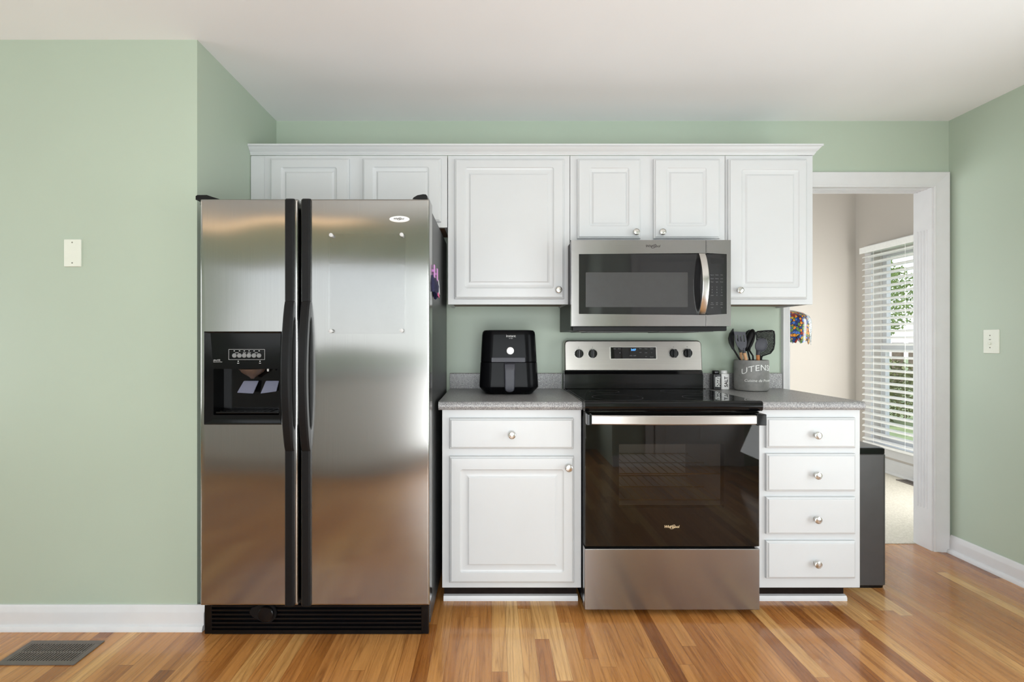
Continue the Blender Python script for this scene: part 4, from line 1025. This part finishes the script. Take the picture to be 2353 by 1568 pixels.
box(bm, 1.46, 1.545, -3.2995, -3.275, 0, 2.12, 0.003); box(bm, 2.315, 2.40, -3.2995, -3.275, 0, 2.12, 0.003); box(bm, 1.545, 2.315, -3.2995, -3.275, 2.035, 2.12, 0.003)
dr = struct('door_2', bm, 'trim', 'white six-panel pantry door behind the camera', 'door')
bm = NB(); P = base_prof(0.1, 0.016); loft(bm, [[(x, -3.3+d, z) for d, z in P] for x in (1.15, 1.455)]); struct('baseboard_front', bm, 'trim')
ln = thing('strip_lamp', 'long warm strip lamp on the ceiling over the sink cabinet', 'ceiling lamp', (-2.1, -3.85, CEIL))
obj('housing', B((-3.1, -1.2, -3.92, -3.78, CEIL-0.03, CEIL-0.0005, 0.004)), 'trim', ln)
bm = NB(); prism_x(bm, [(-3.85+0.06*math.cos(t), CEIL-0.03+0.04*math.sin(t)) for t in [PI+PI*i/12 for i in range(13)]], -3.08, -1.22); obj('diffuser', bm, 'strip', ln)
for i, (lx_, ly_) in enumerate(((-3.4, -2.5), (0.4, -3.1))):
    cl_ = thing('ceiling_lamp', ('round flush ceiling lamp in the family room', 'round flush ceiling lamp over the kitchen')[i], 'ceiling lamp', (lx_, ly_, CEIL), 'flush ceiling lamps')
    bm = NB(); lathe_z(bm, lx_, ly_, [(0.17, CEIL-0.0005), (0.17, CEIL-0.02), (0.155, CEIL-0.024)], 32); obj('rim', bm, 'chrome', cl_)
    bm = NB(); lathe_z(bm, lx_, ly_, [(0.152, CEIL-0.0245), (0.14, CEIL-0.05), (0.09, CEIL-0.075), (0.01, CEIL-0.085)], 32); obj('diffuser', bm, 'lamp', cl_)

# ================================================================= OUTSIDE THE DINING WINDOW
bm = NB(); box(bm, 3.8, 40, -10, 45, -0.35, -0.30); struct('lawn', bm, 'lawn', 'green lawn outside the dining window', 'lawn')
def leafy(n, c, r, s):
    bm = NB()
    for _ in range(n):
        while True:
            v = Vector((random.uniform(-1, 1), random.uniform(-1, 1), random.uniform(-1, 1)))
            if 0.25 < v.length < 1: break
        p = Vector((c[0]+v.x*r[0], c[1]+v.y*r[1], c[2]+v.z*r[2])); a = Vector((random.uniform(-1, 1), random.uniform(-1, 1), random.uniform(-1, 1))).normalized()
        b = a.cross(Vector((0.3, 0.5, 0.8))).normalized(); k = s*random.uniform(0.6, 1.4)
        bm.faces.new([bm.verts.new(p+a*k), bm.verts.new(p+b*k*0.6), bm.verts.new(p-a*k), bm.verts.new(p-b*k*0.6)])
    return bm
def tree(label, x, y, h, r, mat, n=6500):
    t = thing('tree', label, 'tree', (x, y, -0.3), 'trees outside the dining window')
    bm = NB(); tube(bm, [(x, y, -0.3), (x+0.05, y, h*0.4), (x-0.03, y, h*0.8)], [0.14, 0.11, 0.06], 8); obj('trunk', bm, 'bark', t)
    obj('crown', leafy(n, (x, y, h*0.72), r, 0.045), mat, t)
tree('bright green tree outside, in the upper part of the window', 9.5, 10.5, 3.2, (1.5, 1.5, 1.2), 'leaf')
tree('olive tree outside, nearest the window casing', 13.4, 10.2, 3.4, (1.6, 1.6, 1.4), 'leafd')
def shrub(label, x, y, r, mat): 
    t = thing('shrub', label, 'shrub', (x, y, -0.3), 'shrubs outside the dining window')
    obj('foliage', leafy(3000, (x, y, -0.3+r*0.8), (r, r, r*0.8), 0.034), mat, t)
    bm = NB(); tube(bm, [(x, y, -0.3), (x, y, -0.3+r)], 0.04, 6); obj('stem', bm, 'bark', t)
shrub('brown-green shrub low outside the window, farther from the opening', 7.3, 6.6, 0.75, 'leafd')
shrub('green shrub low outside the window, nearer the jamb', 9.6, 5.2, 0.8, 'leaf')
fn = thing('garden_fence', 'weathered board fence far outside the window', 'fence', (14, 13, -0.3))
bm = NB()
for k in range(40): box(bm, 8+0.4*k, 8.39+0.4*k, 17.0-0.2*k, 17.03-0.2*k, -0.3, 1.15)
obj('boards', bm, 'fence', fn)
